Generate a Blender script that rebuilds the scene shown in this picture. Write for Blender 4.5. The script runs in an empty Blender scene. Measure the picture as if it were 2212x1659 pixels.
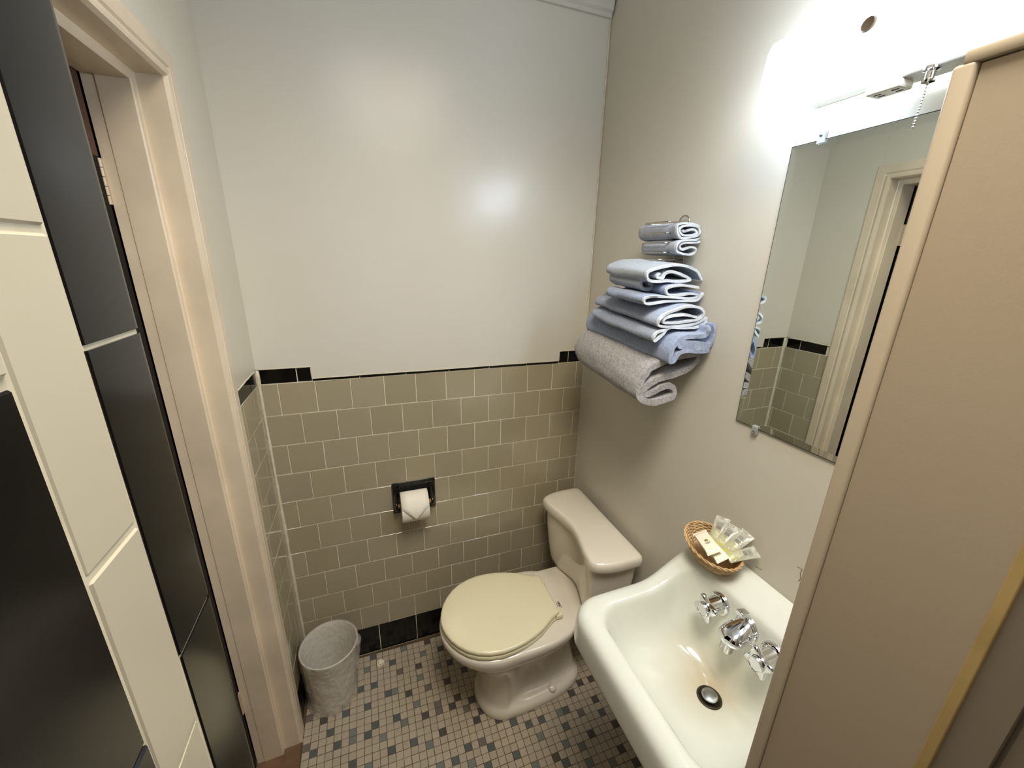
import bpy, bmesh, math, random
from math import sin, cos, pi, radians, sqrt
from mathutils import Vector, Matrix, noise

random.seed(7)
C = bpy.context.scene.collection
scene = bpy.context.scene

# ---------------------------------------------------------------- camera
cam_d = bpy.data.cameras.new('camera')
cam = bpy.data.objects.new('camera', cam_d)
C.objects.link(cam)
RIGHT = Vector((0.9396444, -0.3414998, 0.0211263))
DOWN = Vector((-0.0835954, -0.2890115, -0.9536688))
FWD = Vector((0.3317835, 0.8943435, -0.3001159))
CAM = Vector((0.343444, -1.403580, 1.638698))
m = Matrix.Identity(4)
for r in range(3):
    m[r][0] = RIGHT[r]; m[r][1] = -DOWN[r]; m[r][2] = -FWD[r]; m[r][3] = CAM[r]
cam.matrix_world = m
cam_d.sensor_fit = 'HORIZONTAL'
cam_d.sensor_width = 36.0
cam_d.lens = 36.0 * 854.24 / 2212.0
cam_d.clip_start = 0.01
scene.camera = cam

# ---------------------------------------------------------------- world, exposure
LAMP_STRENGTH = 26.0
SPOT_WATTS = 98.0
SPOT_CONE = 138.0
SPOT_AIM = (radians(14), radians(5), 0)   # x tilts the beam to the back wall, y to the right wall
SPOT_COLOR = (1.0, 0.92, 0.79)
world = bpy.data.worlds.new('world')
scene.world = world
world.use_nodes = True
world.node_tree.nodes['Background'].inputs[0].default_value = (0.9, 0.8, 0.7, 1)
world.node_tree.nodes['Background'].inputs[1].default_value = 0.03
scene.view_settings.view_transform = 'Standard'
scene.view_settings.look = 'None'
scene.view_settings.exposure = 0.0
scene.view_settings.gamma = 1.0
scene.view_settings.use_curve_mapping = False


# ---------------------------------------------------------------- materials
def lin(c):
    return tuple(((v / 255.0) / 12.92 if v / 255.0 <= 0.04045 else ((v / 255.0 + 0.055) / 1.055) ** 2.4) for v in c) + (1.0,)


def mat(name, rgb, rough=0.5, metal=0.0, spec=0.5, coat=0.0, var=0.0, var_scale=6.0, var_rgb=None,
        bump=0.0, bump_scale=200.0, obj_var=0.0, emit=None, sheen=0.0, trans=0.0, alpha=1.0, coat_rough=0.1, detail=3.0, bump_dist=0.002, sss=0.0):
    mt = bpy.data.materials.new(name)
    mt.use_nodes = True
    nt = mt.node_tree
    b = nt.nodes['Principled BSDF']
    col = lin(rgb)
    b.inputs['Base Color'].default_value = col
    b.inputs['Roughness'].default_value = rough
    b.inputs['Metallic'].default_value = metal
    b.inputs['Specular IOR Level'].default_value = spec
    b.inputs['Coat Weight'].default_value = coat
    b.inputs['Coat Roughness'].default_value = coat_rough
    b.inputs['Sheen Weight'].default_value = sheen
    b.inputs['Transmission Weight'].default_value = trans
    b.inputs['Alpha'].default_value = alpha
    if sss:
        b.inputs['Subsurface Weight'].default_value = sss
        b.inputs['Subsurface Radius'].default_value = (0.01, 0.008, 0.006)
    tc = nt.nodes.new('ShaderNodeTexCoord')
    last = None
    if var > 0:
        nz = nt.nodes.new('ShaderNodeTexNoise')
        nz.inputs['Scale'].default_value = var_scale
        nz.inputs['Detail'].default_value = detail
        nt.links.new(tc.outputs['Object'], nz.inputs['Vector'])
        rp = nt.nodes.new('ShaderNodeValToRGB')
        rp.color_ramp.elements[0].position = 0.35
        rp.color_ramp.elements[1].position = 0.7
        v2 = lin(var_rgb) if var_rgb else tuple(x * (1 - var) for x in col[:3]) + (1,)
        rp.color_ramp.elements[0].color = col
        rp.color_ramp.elements[1].color = tuple(col[i] * (1 - var) + v2[i] * var for i in range(3)) + (1,) if var_rgb else v2
        nt.links.new(nz.outputs['Fac'], rp.inputs['Fac'])
        last = rp.outputs['Color']
    if obj_var > 0:
        oi = nt.nodes.new('ShaderNodeObjectInfo')
        mr = nt.nodes.new('ShaderNodeMapRange')
        mr.inputs['To Min'].default_value = 1 - obj_var
        mr.inputs['To Max'].default_value = 1 + obj_var
        nt.links.new(oi.outputs['Random'], mr.inputs['Value'])
        hs = nt.nodes.new('ShaderNodeHueSaturation')
        nt.links.new(mr.outputs['Result'], hs.inputs['Value'])
        mr2 = nt.nodes.new('ShaderNodeMapRange')
        mr2.inputs['To Min'].default_value = 1 + obj_var
        mr2.inputs['To Max'].default_value = 1 - obj_var
        wn = nt.nodes.new('ShaderNodeTexWhiteNoise'); wn.noise_dimensions = '1D'
        nt.links.new(oi.outputs['Random'], wn.inputs['W'])
        nt.links.new(wn.outputs['Value'], mr2.inputs['Value'])
        nt.links.new(mr2.outputs['Result'], hs.inputs['Saturation'])
        if last is not None:
            nt.links.new(last, hs.inputs['Color'])
        else:
            hs.inputs['Color'].default_value = col
        last = hs.outputs['Color']
    if last is not None:
        nt.links.new(last, b.inputs['Base Color'])
    if bump > 0:
        nb = nt.nodes.new('ShaderNodeTexNoise')
        nb.inputs['Scale'].default_value = bump_scale
        nb.inputs['Detail'].default_value = 3.0
        nt.links.new(tc.outputs['Object'], nb.inputs['Vector'])
        bp = nt.nodes.new('ShaderNodeBump')
        bp.inputs['Strength'].default_value = bump
        bp.inputs['Distance'].default_value = bump_dist
        nt.links.new(nb.outputs['Fac'], bp.inputs['Height'])
        nt.links.new(bp.outputs['Normal'], b.inputs['Normal'])
    if emit:
        b.inputs['Emission Color'].default_value = lin(emit[0])
        b.inputs['Emission Strength'].default_value = emit[1]
    return mt


M = {}
M['paint'] = mat('cream gloss wall paint', (218, 215, 205), rough=0.26, spec=0.5, var=0.5, var_scale=2.2, var_rgb=(214, 207, 190), bump=0.25, bump_scale=14, bump_dist=0.003)
M['paint_right'] = mat('cream satin wall paint', (212, 207, 193), rough=0.42, spec=0.45, var=0.4, var_scale=2.5, var_rgb=(206, 199, 180), bump=0.2, bump_scale=14, bump_dist=0.003)
M['paint_left'] = mat('pale wall paint', (216, 210, 194), rough=0.38, var=0.3, var_scale=3, var_rgb=(206, 196, 174), bump=0.12, bump_scale=30)
M['ceiling'] = mat('ceiling paint', (222, 219, 208), rough=0.6, var=0.2, var_scale=3)
M['grout'] = mat('pale grout', (226, 220, 200), rough=0.8, var=0.3, var_scale=30, var_rgb=(170, 155, 125))
M['stub_grout'] = mat('cream grout', (186, 176, 152), rough=0.85, var=0.5, var_scale=60, var_rgb=(150, 138, 112))
M['floor_grout'] = mat('dark floor grout', (98, 80, 56), rough=0.9, var=0.6, var_scale=5, var_rgb=(66, 54, 38))
M['caulk'] = mat('white caulk', (222, 214, 194), rough=0.5, var=0.4, var_scale=40, var_rgb=(180, 160, 125))
M['wall_tile'] = mat('taupe glazed tile', (166, 156, 131), rough=0.16, spec=0.5, coat=0.3, obj_var=0.055, bump=0.06, bump_scale=25, bump_dist=0.002)
M['beige_tile'] = mat('beige glazed tile', (172, 163, 142), rough=0.3, spec=0.4, obj_var=0.03, bump=0.06, bump_scale=30)
M['black_tile'] = mat('black glazed tile', (9, 9, 10), rough=0.17, spec=0.4, coat=0.0, bump=0.08, bump_scale=22, bump_dist=0.001)
M['mosaic_tan'] = mat('tan mosaic', (180, 167, 147), rough=0.55, obj_var=0.06, var=0.3, var_scale=260, var_rgb=(152, 138, 118))
M['mosaic_slate'] = mat('slate blue mosaic', (92, 97, 95), rough=0.5, obj_var=0.1, var=0.2, var_scale=200)
M['mosaic_teal'] = mat('grey green mosaic', (122, 127, 120), rough=0.5, obj_var=0.08, var=0.2, var_scale=200)
M['mosaic_dark'] = mat('charcoal brown mosaic', (84, 78, 73), rough=0.5, obj_var=0.1, var=0.2, var_scale=200)
M['mosaic_mauve'] = mat('mauve grey mosaic', (116, 106, 99), rough=0.5, obj_var=0.08, var=0.2, var_scale=200)
M['trim_paint'] = mat('off white gloss trim paint', (231, 214, 188), rough=0.3, var=0.2, var_scale=5, bump=0.08, bump_scale=40)
M['shaded_brown'] = mat('shaded near black brown', (16, 10, 8), rough=0.6, spec=0.2, var=0.6, var_scale=9, var_rgb=(9, 6, 5))  # near black stands in for the shadow beyond the doorway
M['door_edge'] = mat('red brown door edge', (92, 58, 42), rough=0.5, var=0.6, var_scale=9, var_rgb=(64, 38, 26))
M['threshold'] = mat('worn brown threshold', (122, 92, 66), rough=0.7, var=0.7, var_scale=14, var_rgb=(70, 48, 30))
M['hinge'] = mat('painted hinge', (196, 176, 150), rough=0.4, metal=0.2)
M['porcelain'] = mat('bone toilet porcelain', (230, 222, 206), rough=0.12, spec=0.5, coat=0.3, coat_rough=0.04)
M['seat'] = mat('cream toilet seat plastic', (238, 230, 196), rough=0.22, spec=0.5, var=0.25, var_scale=5, var_rgb=(232, 220, 176))
M['print_dark'] = mat('dark brown print', (58, 44, 30), rough=0.7)
M['sink'] = mat('white enamel', (224, 226, 215), rough=0.11, spec=0.5, coat=0.4, coat_rough=0.03)
M['chrome'] = mat('chrome', (226, 226, 228), rough=0.07, metal=1.0)
M['wire'] = mat('nickel wire', (190, 182, 172), rough=0.18, metal=1.0)
M['drain'] = mat('tarnished drain flange', (74, 70, 56), rough=0.5, metal=0.5, var=0.8, var_scale=60, var_rgb=(60, 40, 22))
M['stopper'] = mat('satin steel stopper', (176, 176, 172), rough=0.28, metal=1.0)
M['paper'] = mat('white paper', (242, 236, 220), rough=0.9, bump=0.15, bump_scale=300, bump_dist=0.001)
M['holder'] = mat('black glazed ceramic', (8, 8, 9), rough=0.07, coat=0.4, coat_rough=0.03)
M['brown_roller'] = mat('brown roller', (150, 98, 62), rough=0.5)
M['mirror'] = mat('mirror silver', (224, 230, 226), rough=0.01, metal=1.0)
M['mirror_edge'] = mat('dark green mirror edge', (24, 38, 36), rough=0.2)
M['clip'] = mat('clear plastic clip', (225, 228, 228), rough=0.1, trans=0.6)
M['lamp_metal'] = mat('white enamelled lamp metal', (216, 214, 204), rough=0.4)
M['outlet'] = mat('ivory outlet', (226, 220, 200), rough=0.35)
M['slot'] = mat('dark slot', (20, 18, 16), rough=0.8)
M['finial'] = mat('tan plastic knob', (92, 80, 64), rough=0.5)
M['panel'] = mat('tan partition laminate', (184, 168, 146), rough=0.5, spec=0.35, var=0.25, var_scale=3, var_rgb=(172, 156, 132), bump=0.1, bump_scale=500, bump_dist=0.0006)
M['panel_edge'] = mat('tan partition edge band', (186, 172, 150), rough=0.42)
M['panel_yellow'] = mat('yellowed tape strip', (196, 168, 112), rough=0.5, var=0.2, var_scale=20)
M['panel_gray'] = mat('grey brown laminate', (140, 128, 112), rough=0.5)
M['wicker'] = mat('tan wicker', (206, 174, 126), rough=0.6, var=0.7, var_scale=60, var_rgb=(160, 120, 74))
M['soap_wrap'] = mat('cream soap wrapper', (238, 228, 204), rough=0.45, bump=0.3, bump_scale=120, bump_dist=0.001)
M['gel'] = mat('yellow gel', (206, 198, 98), rough=0.2, trans=0.15, sss=0.0)
M['clear'] = mat('clear film', (235, 235, 228), rough=0.12, trans=0.75, alpha=0.8)
M['olive_print'] = mat('olive print', (128, 124, 58), rough=0.6)
M['grey_print'] = mat('grey print', (120, 112, 100), rough=0.6)
M['bin'] = mat('translucent white plastic', (240, 236, 227), rough=0.35, trans=0.1)
M['plug'] = mat('ivory floor cap', (232, 222, 198), rough=0.5)
for k, c1, c2 in (('towel_pale', (196, 201, 214), (172, 180, 198)), ('towel_ice', (200, 208, 218), (178, 190, 206)), ('towel_blue', (176, 190, 218), (150, 166, 200)),
                  ('towel_sky', (188, 200, 220), (162, 177, 204)), ('towel_mid', (178, 190, 216), (150, 164, 196)), ('towel_grey', (196, 191, 189), (150, 146, 146)),
                  ('hem', (236, 241, 246), (222, 230, 240))):
    M[k] = mat('terry ' + k, c1, rough=0.95, spec=0.1, sheen=0.3, var=1.0, var_scale=170, var_rgb=c2, bump=0.8, bump_scale=1100, bump_dist=0.0035)


def glow(name, rgb, strength):
    mt = bpy.data.materials.new(name); mt.use_nodes = True
    nt = mt.node_tree
    b = nt.nodes['Principled BSDF']
    b.inputs['Base Color'].default_value = (0.8, 0.8, 0.8, 1)
    b.inputs['Roughness'].default_value = 0.3
    b.inputs['Emission Color'].default_value = lin(rgb)
    b.inputs['Emission Strength'].default_value = strength
    return mt


M['diffuser'] = glow('lit acrylic diffuser', (220, 235, 255), LAMP_STRENGTH)
M['bulb'] = glow('warm ceiling lamp lens', (255, 176, 100), 16.0)


# thin crinkled liner film: a mix of clear and glossy white film
def film(name, rgb, clear):
    mt = bpy.data.materials.new(name); mt.use_nodes = True
    nt = mt.node_tree
    for n in list(nt.nodes): nt.nodes.remove(n)
    out = nt.nodes.new('ShaderNodeOutputMaterial')
    tr = nt.nodes.new('ShaderNodeBsdfTransparent'); tr.inputs[0].default_value = (0.985, 0.98, 0.97, 1)
    pb = nt.nodes.new('ShaderNodeBsdfPrincipled')
    pb.inputs['Base Color'].default_value = lin(rgb); pb.inputs['Roughness'].default_value = 0.07; pb.inputs['Specular IOR Level'].default_value = 1.0
    pb.inputs['Coat Weight'].default_value = 1.0; pb.inputs['Coat Roughness'].default_value = 0.08
    tl = nt.nodes.new('ShaderNodeBsdfTranslucent'); tl.inputs[0].default_value = lin(rgb)
    mx = nt.nodes.new('ShaderNodeMixShader'); mx.inputs[0].default_value = 0.25
    mx2 = nt.nodes.new('ShaderNodeMixShader'); mx2.inputs[0].default_value = clear
    tc = nt.nodes.new('ShaderNodeTexCoord')
    vo = nt.nodes.new('ShaderNodeTexNoise'); vo.inputs['Scale'].default_value = 46; vo.inputs['Detail'].default_value = 4
    bp = nt.nodes.new('ShaderNodeBump'); bp.inputs['Strength'].default_value = 1.0; bp.inputs['Distance'].default_value = 0.012
    L = nt.links.new
    L(tc.outputs['Object'], vo.inputs['Vector']); L(vo.outputs['Fac'], bp.inputs['Height']); L(bp.outputs['Normal'], pb.inputs['Normal'])
    L(pb.outputs[0], mx.inputs[1]); L(tl.outputs[0], mx.inputs[2])
    L(mx.outputs[0], mx2.inputs[1]); L(tr.outputs[0], mx2.inputs[2]); L(mx2.outputs[0], out.inputs['Surface'])
    return mt


M['liner'] = film('clear bin liner film', (246, 242, 234), 0.64)
M['sachet'] = film('clear sachet film', (228, 228, 214), 0.45)


# enamel stains in the basin: rusty wash under the spout
def stain_sink():
    mt = M['sink']; nt = mt.node_tree; b = nt.nodes['Principled BSDF']
    tc = nt.nodes.new('ShaderNodeTexCoord')
    nz = nt.nodes.new('ShaderNodeTexNoise'); nz.inputs['Scale'].default_value = 9; nz.inputs['Detail'].default_value = 4
    mp = nt.nodes.new('ShaderNodeMapping'); mp.inputs['Location'].default_value = (-1.03, 0.925, -0.71)
    mp.vector_type = 'POINT'
    gr = nt.nodes.new('ShaderNodeTexGradient'); gr.gradient_type = 'SPHERICAL'
    sc = nt.nodes.new('ShaderNodeVectorMath'); sc.operation = 'SCALE'; sc.inputs['Scale'].default_value = 7.5
    mu = nt.nodes.new('ShaderNodeMath'); mu.operation = 'MULTIPLY'
    mu2 = nt.nodes.new('ShaderNodeMath'); mu2.operation = 'MULTIPLY'; mu2.inputs[1].default_value = 1.1; mu2.use_clamp = True
    mx = nt.nodes.new('ShaderNodeMix'); mx.data_type = 'RGBA'
    mx.inputs[6].default_value = lin((224, 226, 215)); mx.inputs[7].default_value = lin((190, 165, 118))
    L = nt.links.new
    L(tc.outputs['Object'], nz.inputs['Vector']); L(tc.outputs['Object'], mp.inputs['Vector']); L(mp.outputs[0], sc.inputs[0]); L(sc.outputs[0], gr.inputs['Vector'])
    L(gr.outputs['Fac'], mu.inputs[0]); L(nz.outputs['Fac'], mu.inputs[1]); L(mu.outputs[0], mu2.inputs[0])
    L(mu2.outputs[0], mx.inputs[0]); L(mx.outputs[2], b.inputs['Base Color'])


stain_sink()


# ---------------------------------------------------------------- helpers
def link(name, me, m=None, parent=None):
    o = bpy.data.objects.new(name, me)
    C.objects.link(o)
    if m is not None and me is not None and not me.materials:
        me.materials.append(m)
    if parent is not None:
        o.parent = parent
        o.matrix_parent_inverse = Matrix.Identity(4)
        if parent.type == 'EMPTY' or True:
            w = Matrix.Identity(4)
            p = parent
            chain = []
            while p is not None:
                chain.append(p); p = p.parent
            for q in reversed(chain):
                w = w @ q.matrix_parent_inverse @ q.matrix_basis if q.parent else w @ q.matrix_basis
            o.matrix_parent_inverse = w.inverted()      # parts are modelled in world space
    return o


def from_bm(name, bm, m, parent=None, smooth=False, angle=None):
    bmesh.ops.recalc_face_normals(bm, faces=bm.faces)
    me = bpy.data.meshes.new(name)
    bm.to_mesh(me); bm.free()
    if smooth:
        me.polygons.foreach_set('use_smooth', [True] * len(me.polygons))
        if angle is not None:
            try:
                me.set_sharp_from_angle(angle=radians(angle))
            except Exception:
                pass
    return link(name, me, m, parent)


def empty(name, loc, label, cat, group=None, rot=None):
    o = bpy.data.objects.new(name, None)
    C.objects.link(o)
    o.location = loc
    if rot: o.rotation_euler = rot
    o.empty_display_size = 0.05
    o['label'] = label; o['category'] = cat
    if group: o['group'] = group
    return o


def tag(o, label, cat, group=None):
    o['label'] = label; o['category'] = cat
    if group: o['group'] = group
    return o


def struct(o, label=None):
    o['kind'] = 'structure'
    if label: o['label'] = label
    return o


def add_box(bm, lo, hi, bev=0.0, seg=1):
    r = bmesh.ops.create_cube(bm, size=1.0)
    vs = r['verts']
    for v in vs:
        v.co = Vector([lo[i] + (v.co[i] + 0.5) * (hi[i] - lo[i]) for i in range(3)])
    if bev > 0:
        es = list({e for v in vs for e in v.link_edges})
        bmesh.ops.bevel(bm, geom=es, offset=bev, segments=seg, profile=0.5, affect='EDGES')


def box(name, lo, hi, m, parent=None, bev=0.0, seg=1, smooth=False):
    bm = bmesh.new()
    add_box(bm, lo, hi, bev, seg)
    return from_bm(name, bm, m, parent, smooth=smooth, angle=40 if smooth else None)


def add_loft(bm, rings, closed=True, cap0=True, cap1=True):
    """rings: lists of Vectors, same count each"""
    vr = [[bm.verts.new(p) for p in ring] for ring in rings]
    n = len(rings[0])
    for a, b in zip(vr[:-1], vr[1:]):
        for i in range(n if closed else n - 1):
            j = (i + 1) % n
            try: bm.faces.new((a[i], a[j], b[j], b[i]))
            except ValueError: pass
    if closed:
        for ring, c in ((vr[0], cap0), (vr[-1], cap1)):
            if c:
                try: bm.faces.new(ring)
                except ValueError: pass
    return vr


def add_tube(bm, pts, r, n=8, closed=False):
    pts = [Vector(p) for p in pts]
    k = len(pts)
    rings = []
    up = Vector((0.13, 0.27, 0.95))
    prev = None
    for i, p in enumerate(pts):
        if closed:
            t = (pts[(i + 1) % k] - pts[(i - 1) % k])
        else:
            t = pts[min(i + 1, k - 1)] - pts[max(i - 1, 0)]
        t.normalize()
        if prev is None:
            s = t.cross(up)
            if s.length < 1e-3: s = t.cross(Vector((1, 0, 0)))
        else:
            s = prev - t * prev.dot(t)
        s.normalize(); prev = s
        u = t.cross(s)
        rr = r[i] if isinstance(r, (list, tuple)) else r
        rings.append([p + (s * cos(2 * pi * j / n) + u * sin(2 * pi * j / n)) * rr for j in range(n)])
    if closed:
        rings.append(rings[0])
        vr = [[bm.verts.new(p) for p in ring] for ring in rings[:-1]]
        for i in range(k):
            a, b = vr[i], vr[(i + 1) % k]
            # match offset
            off = min(range(n), key=lambda o: (b[o].co - a[0].co - (b[o].co - a[0].co).project(pts[(i + 1) % k] - pts[i])).length if i == k - 1 else o)
            for j in range(n):
                try: bm.faces.new((a[j], a[(j + 1) % n], b[(j + 1 + off) % n], b[(j + off) % n]))
                except ValueError: pass
    else:
        add_loft(bm, rings)


def lathe_rings(profile, center, axis, n=24):
    """profile: (r, h) along axis from center"""
    axis = Vector(axis).normalized()
    s = axis.cross(Vector((0.2, 0.9, 0.1)))
    s.normalize(); u = axis.cross(s)
    c = Vector(center)
    return [[c + axis * h + (s * cos(2 * pi * j / n) + u * sin(2 * pi * j / n)) * max(r, 1e-5) for j in range(n)] for r, h in profile]


def lathe(name, profile, center, axis, m, parent=None, n=24, smooth=True, angle=35):
    bm = bmesh.new()
    add_loft(bm, lathe_rings(profile, center, axis, n))
    return from_bm(name, bm, m, parent, smooth=smooth, angle=angle)


def catmull(pts, per=5, closed=False):
    P = [Vector(p) for p in pts]
    n = len(P); out = []
    rng = range(n if closed else n - 1)
    for i in rng:
        p0 = P[(i - 1) % n] if closed or i > 0 else P[0]
        p1 = P[i]; p2 = P[(i + 1) % n]
        p3 = P[(i + 2) % n] if closed or i + 2 < n else P[-1]
        for k in range(per):
            t = k / per
            out.append(0.5 * ((2 * p1) + (p2 - p0) * t + (2 * p0 - 5 * p1 + 4 * p2 - p3) * t * t + (3 * p1 - p0 - 3 * p2 + p3) * t ** 3))
    if not closed: out.append(P[-1].copy())
    return out


def rrect(x0, x1, y0, y1, r, n=8):
    """rounded rectangle outline, counter-clockwise, 4*(n+1) points, plus mid-edge points"""
    pts = []
    r = min(r, (x1 - x0) / 2 - 1e-4, (y1 - y0) / 2 - 1e-4)
    for cx, cy, a0 in ((x1 - r, y1 - r, 0), (x0 + r, y1 - r, pi / 2), (x0 + r, y0 + r, pi), (x1 - r, y0 + r, 3 * pi / 2)):
        arc = [(cx + r * cos(a0 + pi / 2 * k / n), cy + r * sin(a0 + pi / 2 * k / n)) for k in range(n + 1)]
        pts.append(arc)
    out = []
    for i in range(4):
        out += pts[i]
        a = pts[i][-1]; b = pts[(i + 1) % 4][0]
        for t in (0.2, 0.4, 0.6, 0.8):
            out.append((a[0] + (b[0] - a[0]) * t, a[1] + (b[1] - a[1]) * t))
    return out


def smoothstep(a, b, x):
    t = max(0.0, min(1.0, (x - a) / (b - a)))
    return t * t * (3 - 2 * t)


# ================================================================ SETTING
W = 1.183          # right wall
Z0 = 0.1445        # top of black base course
P = 0.1095         # wall tile pitch
J = 0.0024         # joint
H = 2.63           # ceiling

floor = struct(box('floor', (-1.4, -2.3, -0.05), (1.3, 0.12, -0.0012), M['floor_grout']), 'small mosaic tile floor')
ceiling = struct(box('ceiling', (-1.4, -2.3, H), (1.3, 0.12, H + 0.05), M['ceiling']), 'white ceiling')

# back wall: grout bed below, painted wallboard above
wall_back = box('wall_back', (-0.1, 0.0012, 0.0), (W + 0.1, 0.10, 1.31), M['grout'])
struct(wall_back, 'back wall, taupe tile below and cream gloss paint above')
bm = bmesh.new()
add_box(bm, (0.0, -0.0045, 1.2912), (W, 0.10, H))
add_box(bm, (0.1585, -0.0045, 1.2505), (1.0625, 0.0008, 1.2912))
from_bm('painted_wallboard', bm, M['paint'], wall_back)
bm = bmesh.new()
edge = [(0.004, 1.2910), (0.1575, 1.2905), (0.1575, 1.2498), (0.32, 1.2508), (0.52, 1.2496), (0.8, 1.2508), (1.0635, 1.2498), (1.0635, 1.2898), (W - 0.004, 1.2898)]
pts = []
for a, b in zip(edge[:-1], edge[1:]):
    for k in range(6):
        t = k / 6
        pts.append((a[0] + (b[0] - a[0]) * t, -0.0036 + random.uniform(-.0006, .0006), a[1] + (b[1] - a[1]) * t + random.uniform(-.0006, .0006)))
pts.append((edge[-1][0], -0.0036, edge[-1][1]))
add_tube(bm, pts, 0.0021, 6)
from_bm('caulk_bead', bm, M['caulk'], wall_back, smooth=True)
bm = bmesh.new()
add_tube(bm, [(0.0035, 0.0005, z / 40 * 1.29 + 0.0) for z in range(0, 41)], [0.0055 + random.uniform(-.0014, .0014) for _ in range(41)], 7)
from_bm('corner_caulk', bm, M['caulk'], wall_back, smooth=True)
bm = bmesh.new()
add_tube(bm, [(W - 0.004, -0.0045, 1.29 + z / 40 * (2.39 - 1.29)) for z in range(0, 41)], [0.004 + random.uniform(-.0008, .0008) for _ in range(41)], 7)
from_bm('corner_caulk', bm, M['caulk'], wall_back, smooth=True)

# right wall
wall_right = struct(box('wall_right', (W, -2.3, 0.0), (W + 0.10, 0.10, H), M['paint_right']), 'right wall in plain cream paint')

bm = bmesh.new()
add_tube(bm, [(W, -.8731, .9392), (W, -.880, .941), (W, -.886, .940), (W, -.8891, .9449)], .0009, 5)
add_tube(bm, [(W, -.9588, 1.0104), (W, -.964, 1.013), (W, -.9692, 1.0133), (W, -.968, 1.001), (W, -.971, .9892), (W, -.969, .9807)], .0008, 5)
from_bm('paint_crack', bm, M['grey_print'], wall_right)

# left wall (door opening from y=-0.272 to y=-1.02, up to z=1.985)
wall_left = bpy.data.objects.new('wall_left', None); C.objects.link(wall_left)
struct(wall_left, 'left wall with the doorway')
box('grout_bed', (-0.14, -0.225, 0.0), (-0.0012, 0.05, 1.295), M['grout'], wall_left)
box('plaster', (-0.14, -0.225, 1.2905), (0.002, 0.05, H), M['paint_left'], wall_left, bev=0.002)
box('plaster', (-0.14, -1.20, 2.03), (0.002, -0.225, H), M['paint_left'], wall_left)
box('plaster', (-0.14, -1.20, 0.0), (0.002, -1.139, 2.03), M['paint_left'], wall_left)
bm = bmesh.new()
add_tube(bm, [(0.001, -0.22 + 0.21 * k / 12, 1.2885 + random.uniform(-.0012, .0012)) for k in range(13)], 0.003, 6)
from_bm('caulk_bead', bm, M['caulk'], wall_left, smooth=True)

# other walls that close the space behind the camera and beyond the door
struct(box('wall_front', (-1.4, -2.35, 0.0), (1.3, -2.25, H), M['paint_right']))
struct(box('wall_hall', (-1.45, -2.3, 0.0), (-1.40, 0.12, H), M['shaded_brown']))
struct(box('wall_hall_end', (-1.4, 0.10, 0.0), (-0.14, 0.15, H), M['shaded_brown']))

# tiles -------------------------------------------------------------
_tiles = {}


def tile_mesh(w, h, t, kind, bev=0.0011):
    key = (round(w, 4), round(h, 4), round(t, 4), kind)
    if key not in _tiles:
        bm = bmesh.new()
        add_box(bm, (-w / 2, -t, -h / 2), (w / 2, 0, h / 2), bev, 1)   # faces -y, back at y=0
        bmesh.ops.recalc_face_normals(bm, faces=bm.faces)
        me = bpy.data.meshes.new('tile'); bm.to_mesh(me); bm.free()
        me.materials.append(M[kind])
        _tiles[key] = me
    return _tiles[key]


def tile(name, u0, u1, z0, z1, kind, parent, face='back', t=0.005, j=J, depth=None):
    """face back: u = x, looks towards -y;  face left: u = y, looks towards +x;  plane = position of the glazed face"""
    w = abs(u1 - u0) - j; h = z1 - z0 - j
    if w < 0.004 or h < 0.003: return
    me = tile_mesh(w, h, t, kind)
    o = bpy.data.objects.new(name, me); C.objects.link(o)
    o.parent = parent; o.matrix_parent_inverse = parent.matrix_basis.inverted()
    d = random.uniform(-0.0005, 0.0005)
    cu = (u0 + u1) / 2; cz = (z0 + z1) / 2
    if face == 'back':
        o.location = (cu, t + d + (depth or 0), cz)
        o.rotation_euler = (random.uniform(-.004, .004), 0, random.uniform(-.004, .004))
    else:
        o.location = ((depth or 0) - t + d, cu, cz)
        o.rotation_euler = (random.uniform(-.004, .004), random.uniform(-.002, .002), pi / 2 + random.uniform(-.006, .006))


for r in range(1, 11):
    z0 = Z0 + (10 - r) * P; z1 = z0 + P
    xs = [0.0541 + i * P for i in range(-1, 12)] if r % 2 else [0.0003 + i * P for i in range(0, 12)]
    for a, b in zip(xs[:-1], xs[1:]):
        a = max(a, 0.006); b = min(b, W - 0.0008)
        if b - a > 0.01:
            # the roll holder replaces the tiles behind it
            if a > 0.375 and b < 0.55 and 0.675 < z0 and z1 < 0.81: continue
            tile('tile', a, b, z0, z1, 'wall_tile', wall_back)
    ys = [-0.068 - i * 0.1135 for i in range(-1, 3)] if r % 2 else [-0.0155 - i * 0.1135 for i in range(-1, 3)]
    for a, b in zip(ys[:-1], ys[1:]):
        a = min(a, -0.006); b = max(b, -0.222)
        if a - b > 0.008:
            tile('tile', a, b, z0, z1, 'wall_tile', wall_left, 'left')
# black base course
xs = [0.006] + [0.1283 + 0.1552 * i for i in range(7)] + [W]
for a, b in zip(xs[:-1], xs[1:]): tile('base_tile', a, b, 0.002, Z0, 'black_tile', wall_back, t=0.006)
for a, b in ((-0.006, -0.15), (-0.15, -0.222)): tile('base_tile', a, b, 0.002, Z0, 'black_tile', wall_left, 'left', t=0.006)
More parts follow.
